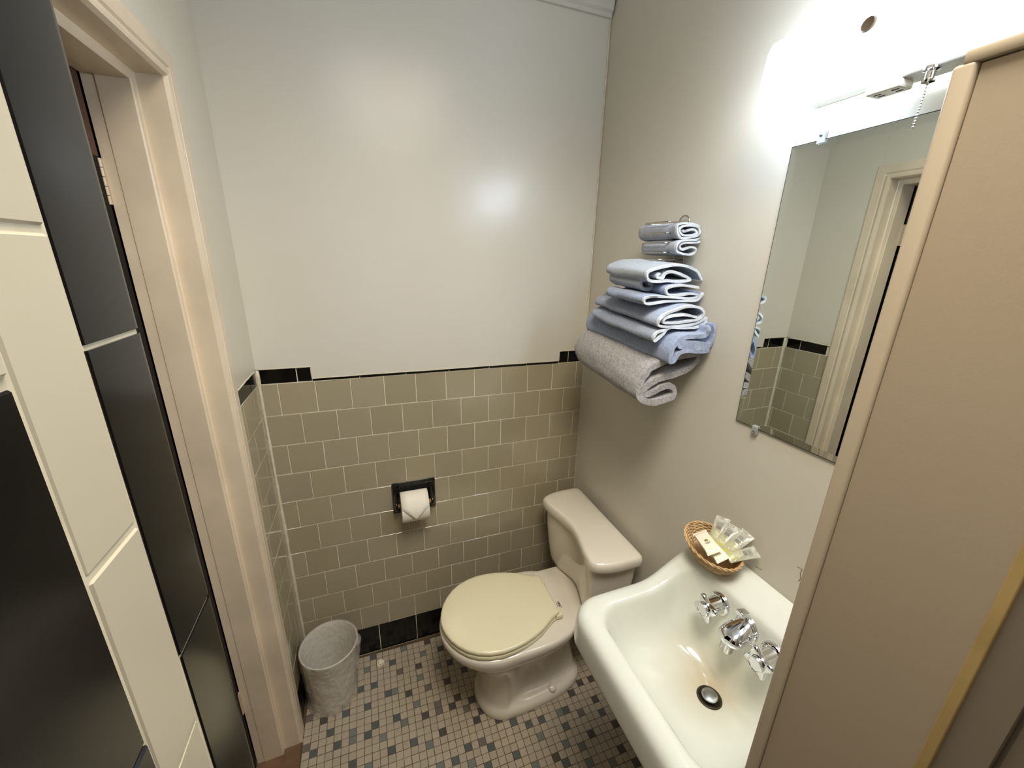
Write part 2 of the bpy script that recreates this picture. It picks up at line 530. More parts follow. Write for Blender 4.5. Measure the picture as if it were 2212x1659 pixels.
# black cap course left showing at both ends, thin liner between them
zc = Z0 + 10 * P
for a, b in ((0.008, 0.1135), (0.1135, 0.1575)): tile('cap_tile', a, b, zc, zc + 0.0485, 'black_tile', wall_back, t=0.008)
for a, b in ((1.0635, 1.1075), (1.1075, W - 0.001)): tile('cap_tile', a, b, zc, zc + 0.0485, 'black_tile', wall_back, t=0.008)
xs = [0.1575, 0.305, 0.46, 0.615, 0.77, 0.925, 1.0635]
for a, b in zip(xs[:-1], xs[1:]): tile('liner_tile', a, b, zc - 0.0012, zc + 0.0088, 'black_tile', wall_back, t=0.010, j=0.0014)
for a, b in ((-0.012, -0.080), (-0.080, -0.205)): tile('cap_tile', a, b, zc, zc + 0.0475, 'black_tile', wall_left, 'left', t=0.008)

# crown moulding along the back wall
bm = bmesh.new()
prof = [(0.0, 2.398), (-0.010, 2.398), (-0.012, 2.408), (-0.020, 2.414), (-0.024, 2.440), (-0.034, 2.480), (-0.052, 2.522), (-0.080, 2.566), (-0.112, 2.596), (-0.116, 2.608), (-0.130, 2.612), (-0.132, 2.63), (0.0, 2.63)]
add_loft(bm, [[Vector((x, y - 0.0045, z)) for y, z in prof] for x in (0.0, W - 0.006)])
trim = from_bm('trim_1', bm, M['ceiling'])
struct(trim, 'white crown moulding at the top of the back wall')

# ---------------------------------------------------------------- door
door = bpy.data.objects.new('door_1', None); C.objects.link(door)
struct(door, 'doorway in the left wall with cream casing')
jp = [(-0.02, -0.219), (0.005, -0.219), (0.0065, -0.223), (0.0065, -0.250), (0.0025, -0.2535), (0.0025, -0.257), (0.0075, -0.2595), (0.0085, -0.265), (0.007, -0.271), (-0.001, -0.2745),
      (-0.046, -0.276), (-0.0475, -0.279), (-0.0475, -0.291), (-0.050, -0.2935), (-0.103, -0.2945), (-0.1035, -0.292), (-0.106, -0.2925), (-0.1245, -0.2935), (-0.1245, -0.219)]
bm = bmesh.new()
add_loft(bm, [[Vector((x, y, z + (2.032 + y + 0.219 if z else 0))) for x, y in jp] for z in (0.0, 1e-6)])
bmesh.ops.triangulate(bm, faces=[f for f in bm.faces if len(f.verts) > 4])
from_bm('jamb', bm, M['trim_paint'], door)
# head: the same profile turned over the opening (y offset becomes z offset)
bm = bmesh.new()
ztop = 2.032
hp = [(x, ztop + (y + 0.219)) for x, y in jp]
ra = [Vector((x, -0.219 + (y + 0.219), z)) for (x, y), (_, z) in zip(jp, hp)]
rb = [Vector((x, -1.139 - (y + 0.219), z)) for (x, y), (_, z) in zip(jp, hp)]
add_loft(bm, [ra, rb])
bmesh.ops.triangulate(bm, faces=[f for f in bm.faces if len(f.verts) > 4])
from_bm('head_jamb', bm, M['trim_paint'], door)
bm = bmesh.new()
add_loft(bm, [[Vector((x, -1.139 - (y + 0.219), z + (2.032 + y + 0.219 if z else 0))) for x, y in jp] for z in (0.0, 1e-6)])
bmesh.ops.triangulate(bm, faces=[f for f in bm.faces if len(f.verts) > 4])
from_bm('jamb', bm, M['trim_paint'], door)
bm = bmesh.new()
add_box(bm, (-0.84, -0.3370, 0.012), (-0.1315, -0.300, 1.965), 0.002)
leaf = from_bm('door_leaf', bm, M['shaded_brown'], door)
box('door_edge', (-0.1315, -0.3365, 1.815), (-0.1255, -0.3005, 1.965), M['door_edge'], door)
box('door_edge', (-0.1315, -0.3365, 0.012), (-0.1255, -0.3005, 1.815), M['shaded_brown'], door)  # same edge below the hinge, shade of the dark gap put into its colour
for zc_ in (1.77, 0.30):
    bm = bmesh.new()
    add_box(bm, (-0.136, -0.3005, zc_ - 0.042), (-0.1235, -0.2930, zc_ + 0.042), 0.0006)
    for k in range(5):
        add_tube(bm, [(-0.1265, -0.3015, zc_ - 0.042 + k * 0.017), (-0.1265, -0.3015, zc_ - 0.0262 + k * 0.017)], 0.0048, 10)
    from_bm('hinge', bm, M['hinge'], door)
box('threshold', (-0.16, -1.06, -0.004), (0.006, -0.262, 0.007), M['threshold'], door, bev=0.003)

# ---------------------------------------------------------------- tiled stub wall beside the camera
SX = 0.245
stub = box('wall_stub', (-0.10, -2.26, 0.0), (SX - 0.0010, -1.176, H), M['stub_grout'])
struct(stub, 'tiled wall end close to the camera, beige and black tiles')
# column boundaries along y (towards the camera)
zj = [1.645 + 0.1165 * k for k in range(-14, 8)]
for k in range(len(zj) - 1):
    z0, z1 = zj[k], zj[k + 1]
    if z0 > H: break
    tile('beige_tile', -1.2149, -1.2508, z0, min(z1, H), 'beige_tile', stub, 'left', t=0.006, depth=SX, j=0.0022)
    if z1 > 1.64:
        a = -1.2505
        tile('beige_tile', a, a - 0.11, max(z0, 1.603), min(z1, H), 'beige_tile', stub, 'left', t=0.006, depth=SX, j=0.0012)
tile('beige_tile', -1.2505, -1.36, 1.602, 1.645, 'beige_tile', stub, 'left', t=0.006, depth=SX, j=0.0012)
for k in range(11):
    z1 = 1.6005 - 0.152 * k
    for c in range(3):
        tile('black_tile', -1.2505 - 0.152 * c, -1.2505 - 0.152 * (c + 1), max(z1 - 0.152, 0.0), z1, 'black_tile', stub, 'left', t=0.006, depth=SX, j=0.0008)


def bullnose(z0, z1):
    key = ('bull', round(z1 - z0, 4))
    if key not in _tiles:
        h = z1 - z0 - 0.0022
        prof = [(-0.010, -0.0465), (-0.0006, -0.0465), (0.0, -0.0459)]
        for k in range(7):
            a = pi / 2 * k / 6
            prof.append((-0.009 + 0.009 * cos(a), -0.009 + 0.009 * sin(a)))
        prof.append((-0.030, 0.0)); prof.append((-0.030, -0.004))
        bm = bmesh.new()
        add_loft(bm, [[Vector((x, y, z)) for x, y in prof] for z in (-h / 2, h / 2)])
        bmesh.ops.recalc_face_normals(bm, faces=bm.faces)
        me = bpy.data.meshes.new('bullnose'); bm.to_mesh(me); bm.free()
        me.materials.append(M['black_tile'])
        me.polygons.foreach_set('use_smooth', [True] * len(me.polygons))
        me.set_sharp_from_angle(angle=radians(40))
        _tiles[key] = me
    o = bpy.data.objects.new('bullnose_tile', _tiles[key]); C.objects.link(o)
    o.parent = stub
    o.location = (SX + random.uniform(-.0004, .0004), -1.1680 + random.uniform(-.0006, .0006), (z0 + z1) / 2)


for k in range(-6, 11):
    z1 = 1.604 - 0.153 * k
    z0 = z1 - 0.153
    if z0 < 0.0: z0 = 0.0
    if z1 > H: z1 = H
    if z1 - z0 > 0.02: bullnose(z0, z1)

# ---------------------------------------------------------------- partition panel right of the camera
PX = 0.75
part = empty('partition', (PX + 0.015, -1.6, 0.0), 'tall tan laminate partition with edge band standing beside the sink', 'partition')
box('panel_board', (PX + 0.003, -1.316, 0.0), (PX + 0.030, -1.2085, 1.7735), M['panel'], part)
bm = bmesh.new()
add_box(bm, (PX - 0.001, -1.2075, 0.0), (PX + 0.032, -1.194, 1.776), 0.003, 3)
from_bm('edge_band', bm, M['panel_edge'], part, smooth=True, angle=40)
bm = bmesh.new()
add_box(bm, (PX - 0.001, -2.2, 1.7745), (PX + 0.032, -1.199, 1.7835), 0.002, 2)
from_bm('top_rail', bm, M['panel_edge'], part, smooth=True, angle=40)
box('tape_strip', (PX + 0.0015, -1.3195, 0.0), (PX + 0.010, -1.3125, 1.7735), M['panel_yellow'], part, bev=0.0006)
box('side_board', (PX + 0.006, -1.343, 0.0), (PX + 0.030, -1.3185, 1.7735), M['panel_gray'], part)
box('side_board', (PX + 0.014, -2.2, 0.0), (PX + 0.036, -1.343, 1.7735), M['panel_gray'], part, bev=0.003)

# ================================================================ FLOOR MOSAIC
TP, TY = 0.0254, 0.0250
kinds = {
    'mosaic_slate': [(10, -1), (13, -3), (10, -6), (8, -6), (12, -8), (9, -9), (13, -12), (6, -9), (4, -11), (9, -13), (10, -12), (5, -13), (2, -13), (7, -16), (12, -16), (15, -16), (20, -20), (22, -19), (25, -20), (24, -22), (29, -18), (31, -19), (33, -19), (36, -21), (37, -19), (42, -21), (28, -22), (34, -25)],
    'mosaic_teal': [(9, -3), (17, -7), (15, -1), (18, -3), (20, -6), (13, -8), (14, -13), (16, -11), (7, -12), (7, -13), (11, -14), (9, -17), (17, -17), (18, -20), (22, -21), (32, -21), (36, -19), (35, -23), (37, -24), (30, -24), (37, -26), (40, -27), (32, -17)],
    'mosaic_mauve': [(14, -5), (18, -9), (19, -12), (19, -13), (23, -14), (1, -12), (1, -8), (24, -19), (39, -20)],
    'mosaic_dark': [(17, -5), (19, -1), (22, -6), (21, -3), (24, -8), (21, -9), (15, -9), (17, -13), (21, -13), (22, -12), (24, -13), (3, -9), (19, -16), (24, -16), (27, -17), (25, -15), (42, -19), (43, -23), (39, -23), (42, -26), (33, -24), (43, -28), (39, -17), (43, -16), (41, -16)],
}
special = {ij: k for k, v in kinds.items() for ij in v}
cells = []
rnd = random.Random(3)
for i in range(0, 47):
    for j in range(-90, 1):
        x = TP * i - 0.005; y = TY * j + 0.0078 - 0.0004 * i
        if x - TP / 2 < -0.004 or x + TP / 2 > W + 0.001 or y + TY / 2 > 0.0: continue
        if x < 0.235 and y < -1.17: continue
        k = special.get((i, j))
        if k is None:
            k = 'mosaic_tan'
            if j < -29 or (i > 26 and j > -15):     # outside the part of the floor that shows its pattern
                q = rnd.random()
                if q < 0.15: k = rnd.choice(['mosaic_slate', 'mosaic_teal', 'mosaic_dark', 'mosaic_mauve'])
        cells.append((x, y, k))


def mosaic_bm(bm, x, y, a=0.0):
    w = (TP - 0.0016) / 2; h = (TY - 0.0016) / 2; b = 0.0008
    ca, sa = cos(a), sin(a)
    def p(u, v, z): return bm.verts.new((x + u * ca - v * sa, y + u * sa + v * ca, z))
    lo = [p(-w, -h, -0.004), p(w, -h, -0.004), p(w, h, -0.004), p(-w, h, -0.004)]
    mi = [p(-w, -h, -0.0008), p(w, -h, -0.0008), p(w, h, -0.0008), p(-w, h, -0.0008)]
    up = [p(-w + b, -h + b, 0), p(w - b, -h + b, 0), p(w - b, h - b, 0), p(-w + b, h - b, 0)]
    fs = [bm.faces.new(up)]
    for k in range(4):
        n = (k + 1) % 4
        fs.append(bm.faces.new((lo[k], lo[n], mi[n], mi[k]))); fs.append(bm.faces.new((mi[k], mi[n], up[n], up[k])))
    return fs


# ================================================================ TOILET
toilet = empty('toilet', (0.82, -0.328, 0.0), 'bone coloured toilet with closed round lid in the back right corner', 'toilet')
TC = -0.328


def egg(xf, xb, hw, z, cx=None, nb=3.0, waist=0.0, n=120, nf=2.0, yc=TC):
    if cx is None: cx = xf + (xb - xf) * 0.42
    pts = []
    for k in range(n):
        a = 2 * pi * k / n
        c, s = cos(a), sin(a)
        if c < 0: e = nf; ax = cx - xf
        else: e = nb; ax = xb - cx
        x = cx + ax * math.copysign(abs(c) ** (2 / e), c)
        y = hw * math.copysign(abs(s) ** (2 / e), s)
        if waist:
            y *= 1 - waist * smoothstep(.742, .778, x) * (1 - smoothstep(.985, 1.04, x) * .6)
        pts.append(Vector((x, yc + y, z)))
    return pts


bm = bmesh.new()
rings = [egg(.622, 1.050, .112, 0.0, .72, 3), egg(.618, 1.053, .115, .010, .72, 3), egg(.620, 1.052, .114, .028, .72, 3), egg(.626, 1.048, .109, .038, .72, 3, .05), egg(.631, 1.042, .105, .044, .72, 3, .22), egg(.634, 1.038, .1025, .050, .72, 3, .38),
         egg(.637, 1.034, .100, .062, .72, 3, .44), egg(.638, 1.030, .098, .080, .72, 3, .47), egg(.640, 1.020, .095, .13, .72, 3, .48), egg(.636, 1.010, .096, .18, .72, 3, .45),
         egg(.626, 1.004, .101, .212, .715, 3, .38), egg(.614, 1.000, .108, .236, .71, 3, .27), egg(.592, .992, .120, .262, .70, 3, .13), egg(.555, .985, .142, .295, .69, 3.4, .02), egg(.525, .985, .160, .322, .69, 3.6),
         egg(.503, .986, .173, .348, .69, 3.8), egg(.495, .988, .177, .368, .69, 4.0), egg(.494, .988, .177, .382, .69, 4.0), egg(.498, .986, .174, .389, .69, 4.0), egg(.508, .98, .166, .392, .69, 4.0)]
add_loft(bm, rings)
bowl = from_bm('bowl', bm, M['porcelain'], toilet, smooth=True, angle=60)
# deck that carries the tank
bm = bmesh.new()
add_loft(bm, [[Vector((x, y, z)) for x, y in rrect(.90 + d, 1.13 - d, TC + .006 - .147 + d, TC + .006 + .147 - d, .02)] for z, d in ((.345, .014), (.355, .004), (.366, 0), (.382, 0), (.389, .003), (.3922, .009))])
from_bm('tank_deck', bm, M['porcelain'], toilet, smooth=True, angle=50)


def tank_outline(z, inset, yc=-0.303, scale=1.0, xback=1.160, n=15, dish=0.030):
    hw = (0.230 - inset) * scale
    pts = []
    for k in range(n):                      # concave front, from -y to +y
        v = -1 + 2 * k / (n - 1)
        x = 0.971 + inset + dish * (0.5 + 0.5 * cos(pi * v)) + (1 - scale) * 0.12
        pts.append((x, yc + v * hw * 0.80))
    x0 = 0.971 + inset + (1 - scale) * 0.12
    for k in range(1, 7):                   # rounded end (+y)
        a = pi / 2 * k / 6
        pts.append((x0 + 0.105 * (1 - cos(a)), yc + hw * 0.80 + hw * 0.20 * sin(a) ** .85))
    pts.append((xback - inset - 0.021, yc + hw))
    for k in range(5):
        a = pi / 2 * k / 4
        pts.append((xback - inset - 0.018 + 0.018 * sin(a), yc + hw - 0.018 * (1 - cos(a))))
    for k in range(5):
        a = pi / 2 * k / 4
        pts.append((xback - inset - 0.018 + 0.018 * cos(a), yc - hw + 0.018 * (1 - sin(a))))
    pts.append((xback - inset - 0.021, yc - hw))
    for k in range(6, 0, -1):
        a = pi / 2 * k / 6
        pts.append((x0 + 0.105 * (1 - cos(a)), yc - hw * 0.80 - hw * 0.20 * sin(a) ** .85))
    return [Vector((x, y, z)) for x, y in pts]


bm = bmesh.new()
add_loft(bm, [tank_outline(.397, .030, scale=.82), tank_outline(.402, .020, scale=.83), tank_outline(.43, .014, scale=.86), tank_outline(.50, .012, scale=.91), tank_outline(.58, .011, scale=.95), tank_outline(.656, .011, scale=.97)])
from_bm('tank', bm, M['porcelain'], toilet, smooth=True, angle=50)
bm = bmesh.new()
add_loft(bm, [tank_outline(.653, .006), tank_outline(.655, .002), tank_outline(.659, .0), tank_outline(.676, .0), tank_outline(.685, .002), tank_outline(.690, .006), tank_outline(.693, .013), tank_outline(.6945, .030)])
from_bm('tank_lid', bm, M['porcelain'], toilet, smooth=True, angle=50)

LIDP = [(.499, 0), (.501, .022), (.507, .045), (.519, .075), (.538, .103), (.563, .129), (.592, .148), (.628, .162), (.668, .169), (.708, .168), (.748, .162), (.788, .150), (.825, .135), (.855, .116), (.880, .101), (.900, .0935), (.908, .0905), (.911, .086), (.911, .04)]


def lid_outline(z, inset=0.0, xcut=None):
    pts = [(x, y) for x, y in LIDP] + [(x, -y) for x, y in reversed(LIDP[1:])]
    cx = 0.70
    out = []
    for x, y in pts:
        d = Vector((x - cx, y)); l = d.length
        d = d * ((l - inset) / l)
        xx = cx + d.x
        if xcut: xx = min(xx, xcut)
        out.append(Vector((xx, TC - .003 + d.y, z)))
    return out


bm = bmesh.new()
add_loft(bm, [lid_outline(.393, .006), lid_outline(.395, .002), lid_outline(.400, 0.0, .895), lid_outline(.409, 0.0, .895), lid_outline(.412, .003, .895)])
from_bm('seat', bm, M['seat'], toilet, smooth=True, angle=50)
bm = bmesh.new()
add_loft(bm, [lid_outline(.4135, .004), lid_outline(.4150, .001), lid_outline(.419, -.001), lid_outline(.4255, -.001), lid_outline(.429, .001), lid_outline(.4312, .006), lid_outline(.4325, .016), lid_outline(.4345, .05), lid_outline(.4355, .09), lid_outline(.436, .14)])
lid = from_bm('lid', bm, M['seat'], toilet, smooth=True, angle=50)
for s in (-1, 1):
    bm = bmesh.new()
    add_box(bm, (.898, TC - .003 + s * .078 - .017, .397), (.926, TC - .003 + s * .078 + .017, .416), .005, 3)
    from_bm('seat_hinge', bm, M['seat'], toilet, smooth=True, angle=40)
for s in (-1, 1):
    yb = TC + s * .094
    lathe('bolt_cap', [(.0155, -.012), (.0165, 0.0), (.0165, .006), (.014, .012), (.008, .0155), (.001, .0165)], (.905, yb - s * .006, .043), (0, s * .30, .95), M['porcelain'], toilet)
bm = bmesh.new()
for k, (x, y0, y1) in enumerate(((.932, -.372, -.354), (.937, -.372, -.350), (.942, -.372, -.349))):
    add_box(bm, (x, y0, .3918), (x + (.0024 if k else .0012), y1, .3930))
add_box(bm, (.9375, -.368, .3918), (.9445, -.365, .3930))
add_box(bm, (.9375, -.360, .3918), (.9445, -.357, .3930))
add_box(bm, (.9412, -.378, .3918), (.9445, -.3745, .3930))
from_bm('printed_mark', bm, M['print_dark'], toilet)

# ================================================================ SINK
sink = empty('sink', (0.96, -0.953, 0.70), 'white enamel wall sink with high sloped back and three chrome fittings', 'sink')
SY = -0.953


def lift(x):
    if x <= 1.100: return 0.066 * smoothstep(0.985, 1.108, x) / smoothstep(0.985, 1.108, 1.100)
    if x <= 1.118: return 0.066 + (x - 1.100) / 0.018 * 0.006
    if x <= 1.176: return 0.072 + (x - 1.118) / 0.058 * 0.034
    return 0.106 + (x - 1.176) / 0.007 * 0.012


def sring(x0, x1, hy, r, z, lf=1.0):
    out = []
    for x, y in rrect(x0, x1, SY - hy, SY + hy, r, 8):
        out.append(Vector((x, y, z + lift(x) * lf)))
    return out


rings = [sring(.990, 1.034, .022, .0219, .6865, 0), sring(.955, 1.048, .055, .04, .690, .02), sring(.900, 1.062, .105, .055, .698, .1), sring(.858, 1.075, .140, .06, .716, .3), sring(.834, 1.086, .160, .062, .75, .5),
         sring(.821, 1.0925, .171, .062, .79, .8), sring(.814, 1.0955, .177, .060, .813, 1), sring(.808, 1.0985, .181, .060, .8245, 1), sring(.802, 1.1035, .186, .060, .8305, 1), sring(.794, 1.114, .196, .060, .8325, 1),
         sring(.782, 1.138, .211, .062, .8315, 1), sring(.770, 1.160, .222, .066, .8270, 1), sring(.7615, 1.176, .2290, .068, .819, 1), sring(.7570, 1.1825, .2325, .068, .808, 1),
         sring(.7555, 1.1825, .2325, .067, .790, .9), sring(.7545, 1.1825, .2300, .064, .766, .5), sring(.7545, 1.1825, .2265, .060, .746, .2), sring(.7580, 1.180, .220, .054, .7395, 0), sring(.80, 1.175, .18, .04, .737, 0), sring(.88, 1.16, .11, .04, .67, 0)]
bm = bmesh.new()
add_loft(bm, rings, cap0=False)
basin = from_bm('basin', bm, M['sink'], sink, smooth=True)
sd = basin.modifiers.new('subdivision', 'SUBSURF'); sd.levels = 1; sd.render_levels = 2
drain = lathe('drain_flange', [(.012, -.012), (.017, -.004), (.0215, .001), (.0245, .0035), (.0265, .0022), (.0275, .000), (.0275, -.006)], (1.012, SY, .6868), (0, 0, 1), M['drain'], sink, n=32)
lathe('stopper', [(.004, -.012), (.012, -.004), (.0165, .0015), (.0172, .0045), (.0155, .0068), (.009, .0085), (.001, .009)], (1.012, SY, .690), (-.08, 0, 1), M['stopper'], drain, n=32)
lathe('trap_pipe', [(.021, 0), (.021, -.14), (.017, -.145), (.017, -.26)], (1.012, SY, .67), (0, 0, 1), M['chrome'], sink)

FN = Vector((-1, 0, 0.0))       # out of the upright back
FU = Vector((0, 0, 1))
FS = Vector((0, 1, 0))
FX = 1.0945


def star(h, r0, r1, n=64, lobes=4, rot=0.0):
    pts = []
    for k in range(n):
        a = 2 * pi * k / n
        w = (0.5 + 0.5 * cos(lobes * (a + rot))) ** 1.5
        r = r0 + (r1 - r0) * w
        pts.append((r * cos(a), r * sin(a), h))
    return pts


def place(pts, c):
    return [c + FS * x + FU * y + FN * z for x, y, z in pts]


def handle(y, rot):
    c = Vector((FX, y, .851))
    hd = lathe('faucet_handle', [(.0285, -.010), (.0285, .003), (.0272, .0065), (.0245, .0085), (.0212, .0090), (.0206, .016), (.0198, .030), (.0204, .040), (.014, .041)], c, FN, M['chrome'], sink, n=36, angle=30)
    bm = bmesh.new()
    add_loft(bm, [place(star(h, a, b, rot=rot), c) for h, a, b in ((.0385, .017, .027), (.0400, .0195, .0330), (.0440, .0200, .0352), (.0480, .0195, .0345), (.0500, .0185, .0320), (.0508, .015, .025))])
    from_bm('cross_grip', bm, M['chrome'], hd, smooth=True, angle=45)
    lathe('index_button', [(.0170, .046), (.0170, .0545), (.0160, .0572), (.0136, .0580), (.0128, .0568), (.001, .0566)], c, FN, M['chrome'], hd, n=32, angle=25)


handle(-0.8697, 0.45)
handle(-1.0109, 0.45)
c = Vector((FX, -0.9441, .851))
bm = bmesh.new()
# plate against the back
add_loft(bm, [place([(r_ * cos(2 * pi * k / 36) * .0295, r_ * sin(2 * pi * k / 36) * .0330, h) for k in range(36)], c) for r_, h in ((1, -.010), (1, .004), (.93, .008), (.85, .009))])
spout = from_bm('faucet_spout', bm, M['chrome'], sink, smooth=True, angle=35)
# the hooded spout: a wedge that leaves the plate and droops over the bowl
bm = bmesh.new()
rings = []
for t in range(15):
    u = t / 14
    cx = c + FN * (0.004 + 0.062 * u) + Vector((0, 0, -0.010 * u * u - 0.001 * u))
    wd = .0245 + .0040 * sin(pi * u)
    ht = .0275 - .0135 * u
    if t >= 11:
        kf = sqrt(max(0.015, 1 - ((u - .74) / .262) ** 2)); wd *= kf; ht *= (0.5 + 0.5 * kf)
    ring = []
    for k in range(32):
        a = 2 * pi * k / 32
        cc, ss = cos(a), sin(a)
        yy = wd * math.copysign(abs(cc) ** .85, cc)
        zz = ht * math.copysign(abs(ss) ** (.7 if ss < 0 else 1.1), ss)
        if ss < 0: zz *= .55
        ring.append(cx + FS * yy + FU * zz)
    rings.append(ring)
add_loft(bm, rings)
from_bm('spout_hood', bm, M['chrome'], spout, smooth=True, angle=60)
pa = c + FN * .050 + Vector((0, 0, -.012))
lathe('aerator', [(.0135, .004), (.0135, -.026), (.0126, -.028), (.0100, -.0275), (.009, -.016)], pa, (0.12, 0, 1), M['stopper'], spout)
bm = bmesh.new()
kp = c + FU * .036 + FN * .006
add_tube(bm, [c + FU * .020 + FN * .008, kp + FU * .004 + FN * .004, kp + FU * .012 + FN * .007], [.005, .0055, .006], 10)
bmesh.ops.create_cube(bm, size=1, matrix=Matrix.Translation(kp + FU * .015 + FN * .016 + FS * .003) @ Matrix.Rotation(.25, 4, 'Y') @ Matrix.Diagonal((.026, .018, .010, 1)))
kb = from_bm('pop_up_knob', bm, M['chrome'], spout)
bv = kb.modifiers.new('bevel', 'BEVEL'); bv.width = .002; bv.segments = 2
kb.data.polygons.foreach_set('use_smooth', [True] * len(kb.data.polygons)); kb.data.set_sharp_from_angle(angle=radians(50))

# ================================================================ MIRROR
mirror = empty('wall_mirror', (W, -0.96, 1.57), 'frameless wall mirror held by clear clips above the sink', 'mirror')
my0, my1, mz0, mz1 = -1.178, -0.746, 1.274, 1.866
bm = bmesh.new()
be = 0.014
outer = [(my0, mz0), (my1, mz0), (my1, mz1), (my0, mz1)]
inner = [(my0 + be, mz0 + be), (my1 - be, mz0 + be), (my1 - be, mz1 - be), (my0 + be, mz1 - be)]
vo = [bm.verts.new((W - .0040, y, z)) for y, z in outer]
vi = [bm.verts.new((W - .0047, y, z)) for y, z in inner]
bm.faces.new(vi)
for k in range(4):
    n = (k + 1) % 4
    bm.faces.new((vo[k], vo[n], vi[n], vi[k]))
from_bm('mirror_glass', bm, M['mirror'], mirror)
box('mirror_back', (W - .0039, my0 - .0012, mz0 - .0012), (W - .0002, my1 + .0012, mz1 + .0012), M['mirror_edge'], mirror)
for y, z, s in ((-.803, mz1, 1), (-.800, mz0, -1), (-1.12, mz1, 1), (-1.12, mz0, -1)):
    bm = bmesh.new()
    add_box(bm, (W - .009, y - .007, z - .006 if s > 0 else z - .014), (W - .0045, y + .007, z + .014 if s > 0 else z + .006), .001, 1)
    add_box(bm, (W - .0045, y - .007, z + .002 if s > 0 else z - .014), (W, y + .007, z + .014 if s > 0 else z - .002), .0008, 1)
    ck = from_bm('mirror_clip', bm, M['clip'], mirror)
    lathe('clip_screw', [(.003, .0), (.003, .0012), (.0018, .0022), (.0005, .0024)], (W - .009, y, z + s * .008), (-1, 0, 0), M['stopper'], ck, n=12)

# ================================================================ VANITY LIGHT
lamp = empty('vanity_light', (W, -1.055, 1.96), 'lit white wraparound vanity light with pull chain on the right wall', 'light')
ly0, ly1 = -1.365, -0.742


def lamp_ring(y, d):
    pr = [(1.130, 2.0255), (1.088, 2.023), (1.072, 2.018), (1.066, 2.006), (1.062, 1.975), (1.060, 1.945), (1.064, 1.930), (1.074, 1.922), (1.100, 1.916), (1.128, 1.915)]
    cx, cz = 1.10, 1.968
    return [Vector((cx + (x - cx) * (1 - d), y, cz + (z - cz) * (1 - d))) for x, z in pr]


bm = bmesh.new()
e = 0.018
ys = []
for k in range(7):
    a = pi / 2 * k / 6
    ys.append((ly1 - e * (1 - sin(a)) + 0.0 if False else ly1 - e + e * cos(a), 0.42 * (1 - sin(a)) ** 1.3))
seq = [(y, d) for y, d in ys] + [(ly0 + ly1 - y, d) for y, d in reversed(ys)]
add_loft(bm, [lamp_ring(y, d) for y, d in seq])
dif = from_bm('diffuser', bm, M['diffuser'], lamp, smooth=True, angle=60)
bm = bmesh.new()
add_box(bm, (1.1285, ly0 + .03, 1.925), (W, ly1 - .03, 2.018), .003, 2)
base = from_bm('base_channel', bm, M['lamp_metal'], lamp)
bm = bmesh.new()
add_box(bm, (1.106, -1.30, 1.905), (1.150, -.910, 1.9135), .0015, 1)
from_bm('bottom_plate', bm, M['lamp_metal'], lamp)
bm = bmesh.new()
add_box(bm, (1.104, -.954, 1.893), (1.136, -.908, 1.905), .003, 2)
ol = from_bm('outlet', bm, M['outlet'], lamp)
bm = bmesh.new()
for dy in (-.013, .010):
    for dx in (-.005, .005):
        add_box(bm, (1.119 + dx - .001, -.931 + dy - .0045, 1.8924), (1.119 + dx + .001, -.931 + dy + .0045, 1.8936))
from_bm('outlet_slots', bm, M['slot'], ol)
for yf in (-.920, -1.19):
    fk = lathe('finial', [(.004, -.004), (.0095, .0), (.0102, .003), (.0102, .007), (.0085, .009), (.0070, .0085), (.001, .0078)], (1.0645, yf, 1.972), (-1, 0, .12), M['finial'], lamp, n=20)
ch = lathe('chain_socket', [(.010, .002), (.010, -.002), (.006, -.004), (.006, -.013), (.008, -.014), (.0075, -.017), (.002, -.018)], (1.112, -.984, 1.905), (0, 0, 1), M['chrome'], lamp, n=20)
bm = bmesh.new()
for k in range(15):
    bmesh.ops.create_icosphere(bm, subdivisions=1, radius=.00175, matrix=Matrix.Translation((1.112, -.984 + .0002 * k, 1.886 - k * .0037)))
add_tube(bm, [(1.112, -.984, 1.888), (1.112, -.981, 1.834)], .0005, 5)
from_bm('pull_chain', bm, M['chrome'], ch, smooth=True)

# ================================================================ inferred warm ceiling lamp above the frame; its fill beam is added
CLX, CLY = 0.575, -1.24
cl = empty('ceiling_light', (CLX, CLY, H), 'small warm lamp on the ceiling above the doorway side, with an added fill beam', 'light')
lathe('canopy', [(.055, 0), (.055, -.012), (.020, -.020), (.020, -.045)], (CLX, CLY, H), (0, 0, 1), M['lamp_metal'], cl)
lathe('reflector_shade', [(.022, -.030), (.040, -.050), (.056, -.090), (.0575, -.090), (.042, -.049), (.024, -.028)], (CLX, CLY, H), (0, 0, 1), M['lamp_metal'], cl)
lathe('lamp_lens', [(.002, -.100), (.030, -.097), (.048, -.088), (.050, -.078), (.020, -.06)], (CLX, CLY, H), (0, 0, 1), M['bulb'], cl)
sl = bpy.data.lights.new('fill_spot', 'SPOT')  # added fill spot, stronger than the lamp itself, to brighten the lower room
sl.energy = SPOT_WATTS; sl.color = SPOT_COLOR
sl.spot_size = radians(SPOT_CONE); sl.spot_blend = 1.0; sl.shadow_soft_size = 0.28
so_ = bpy.data.objects.new('fill_spot', sl); C.objects.link(so_)
so_.parent = cl
so_.location = (0, 0, -.115)
so_.rotation_euler = SPOT_AIM

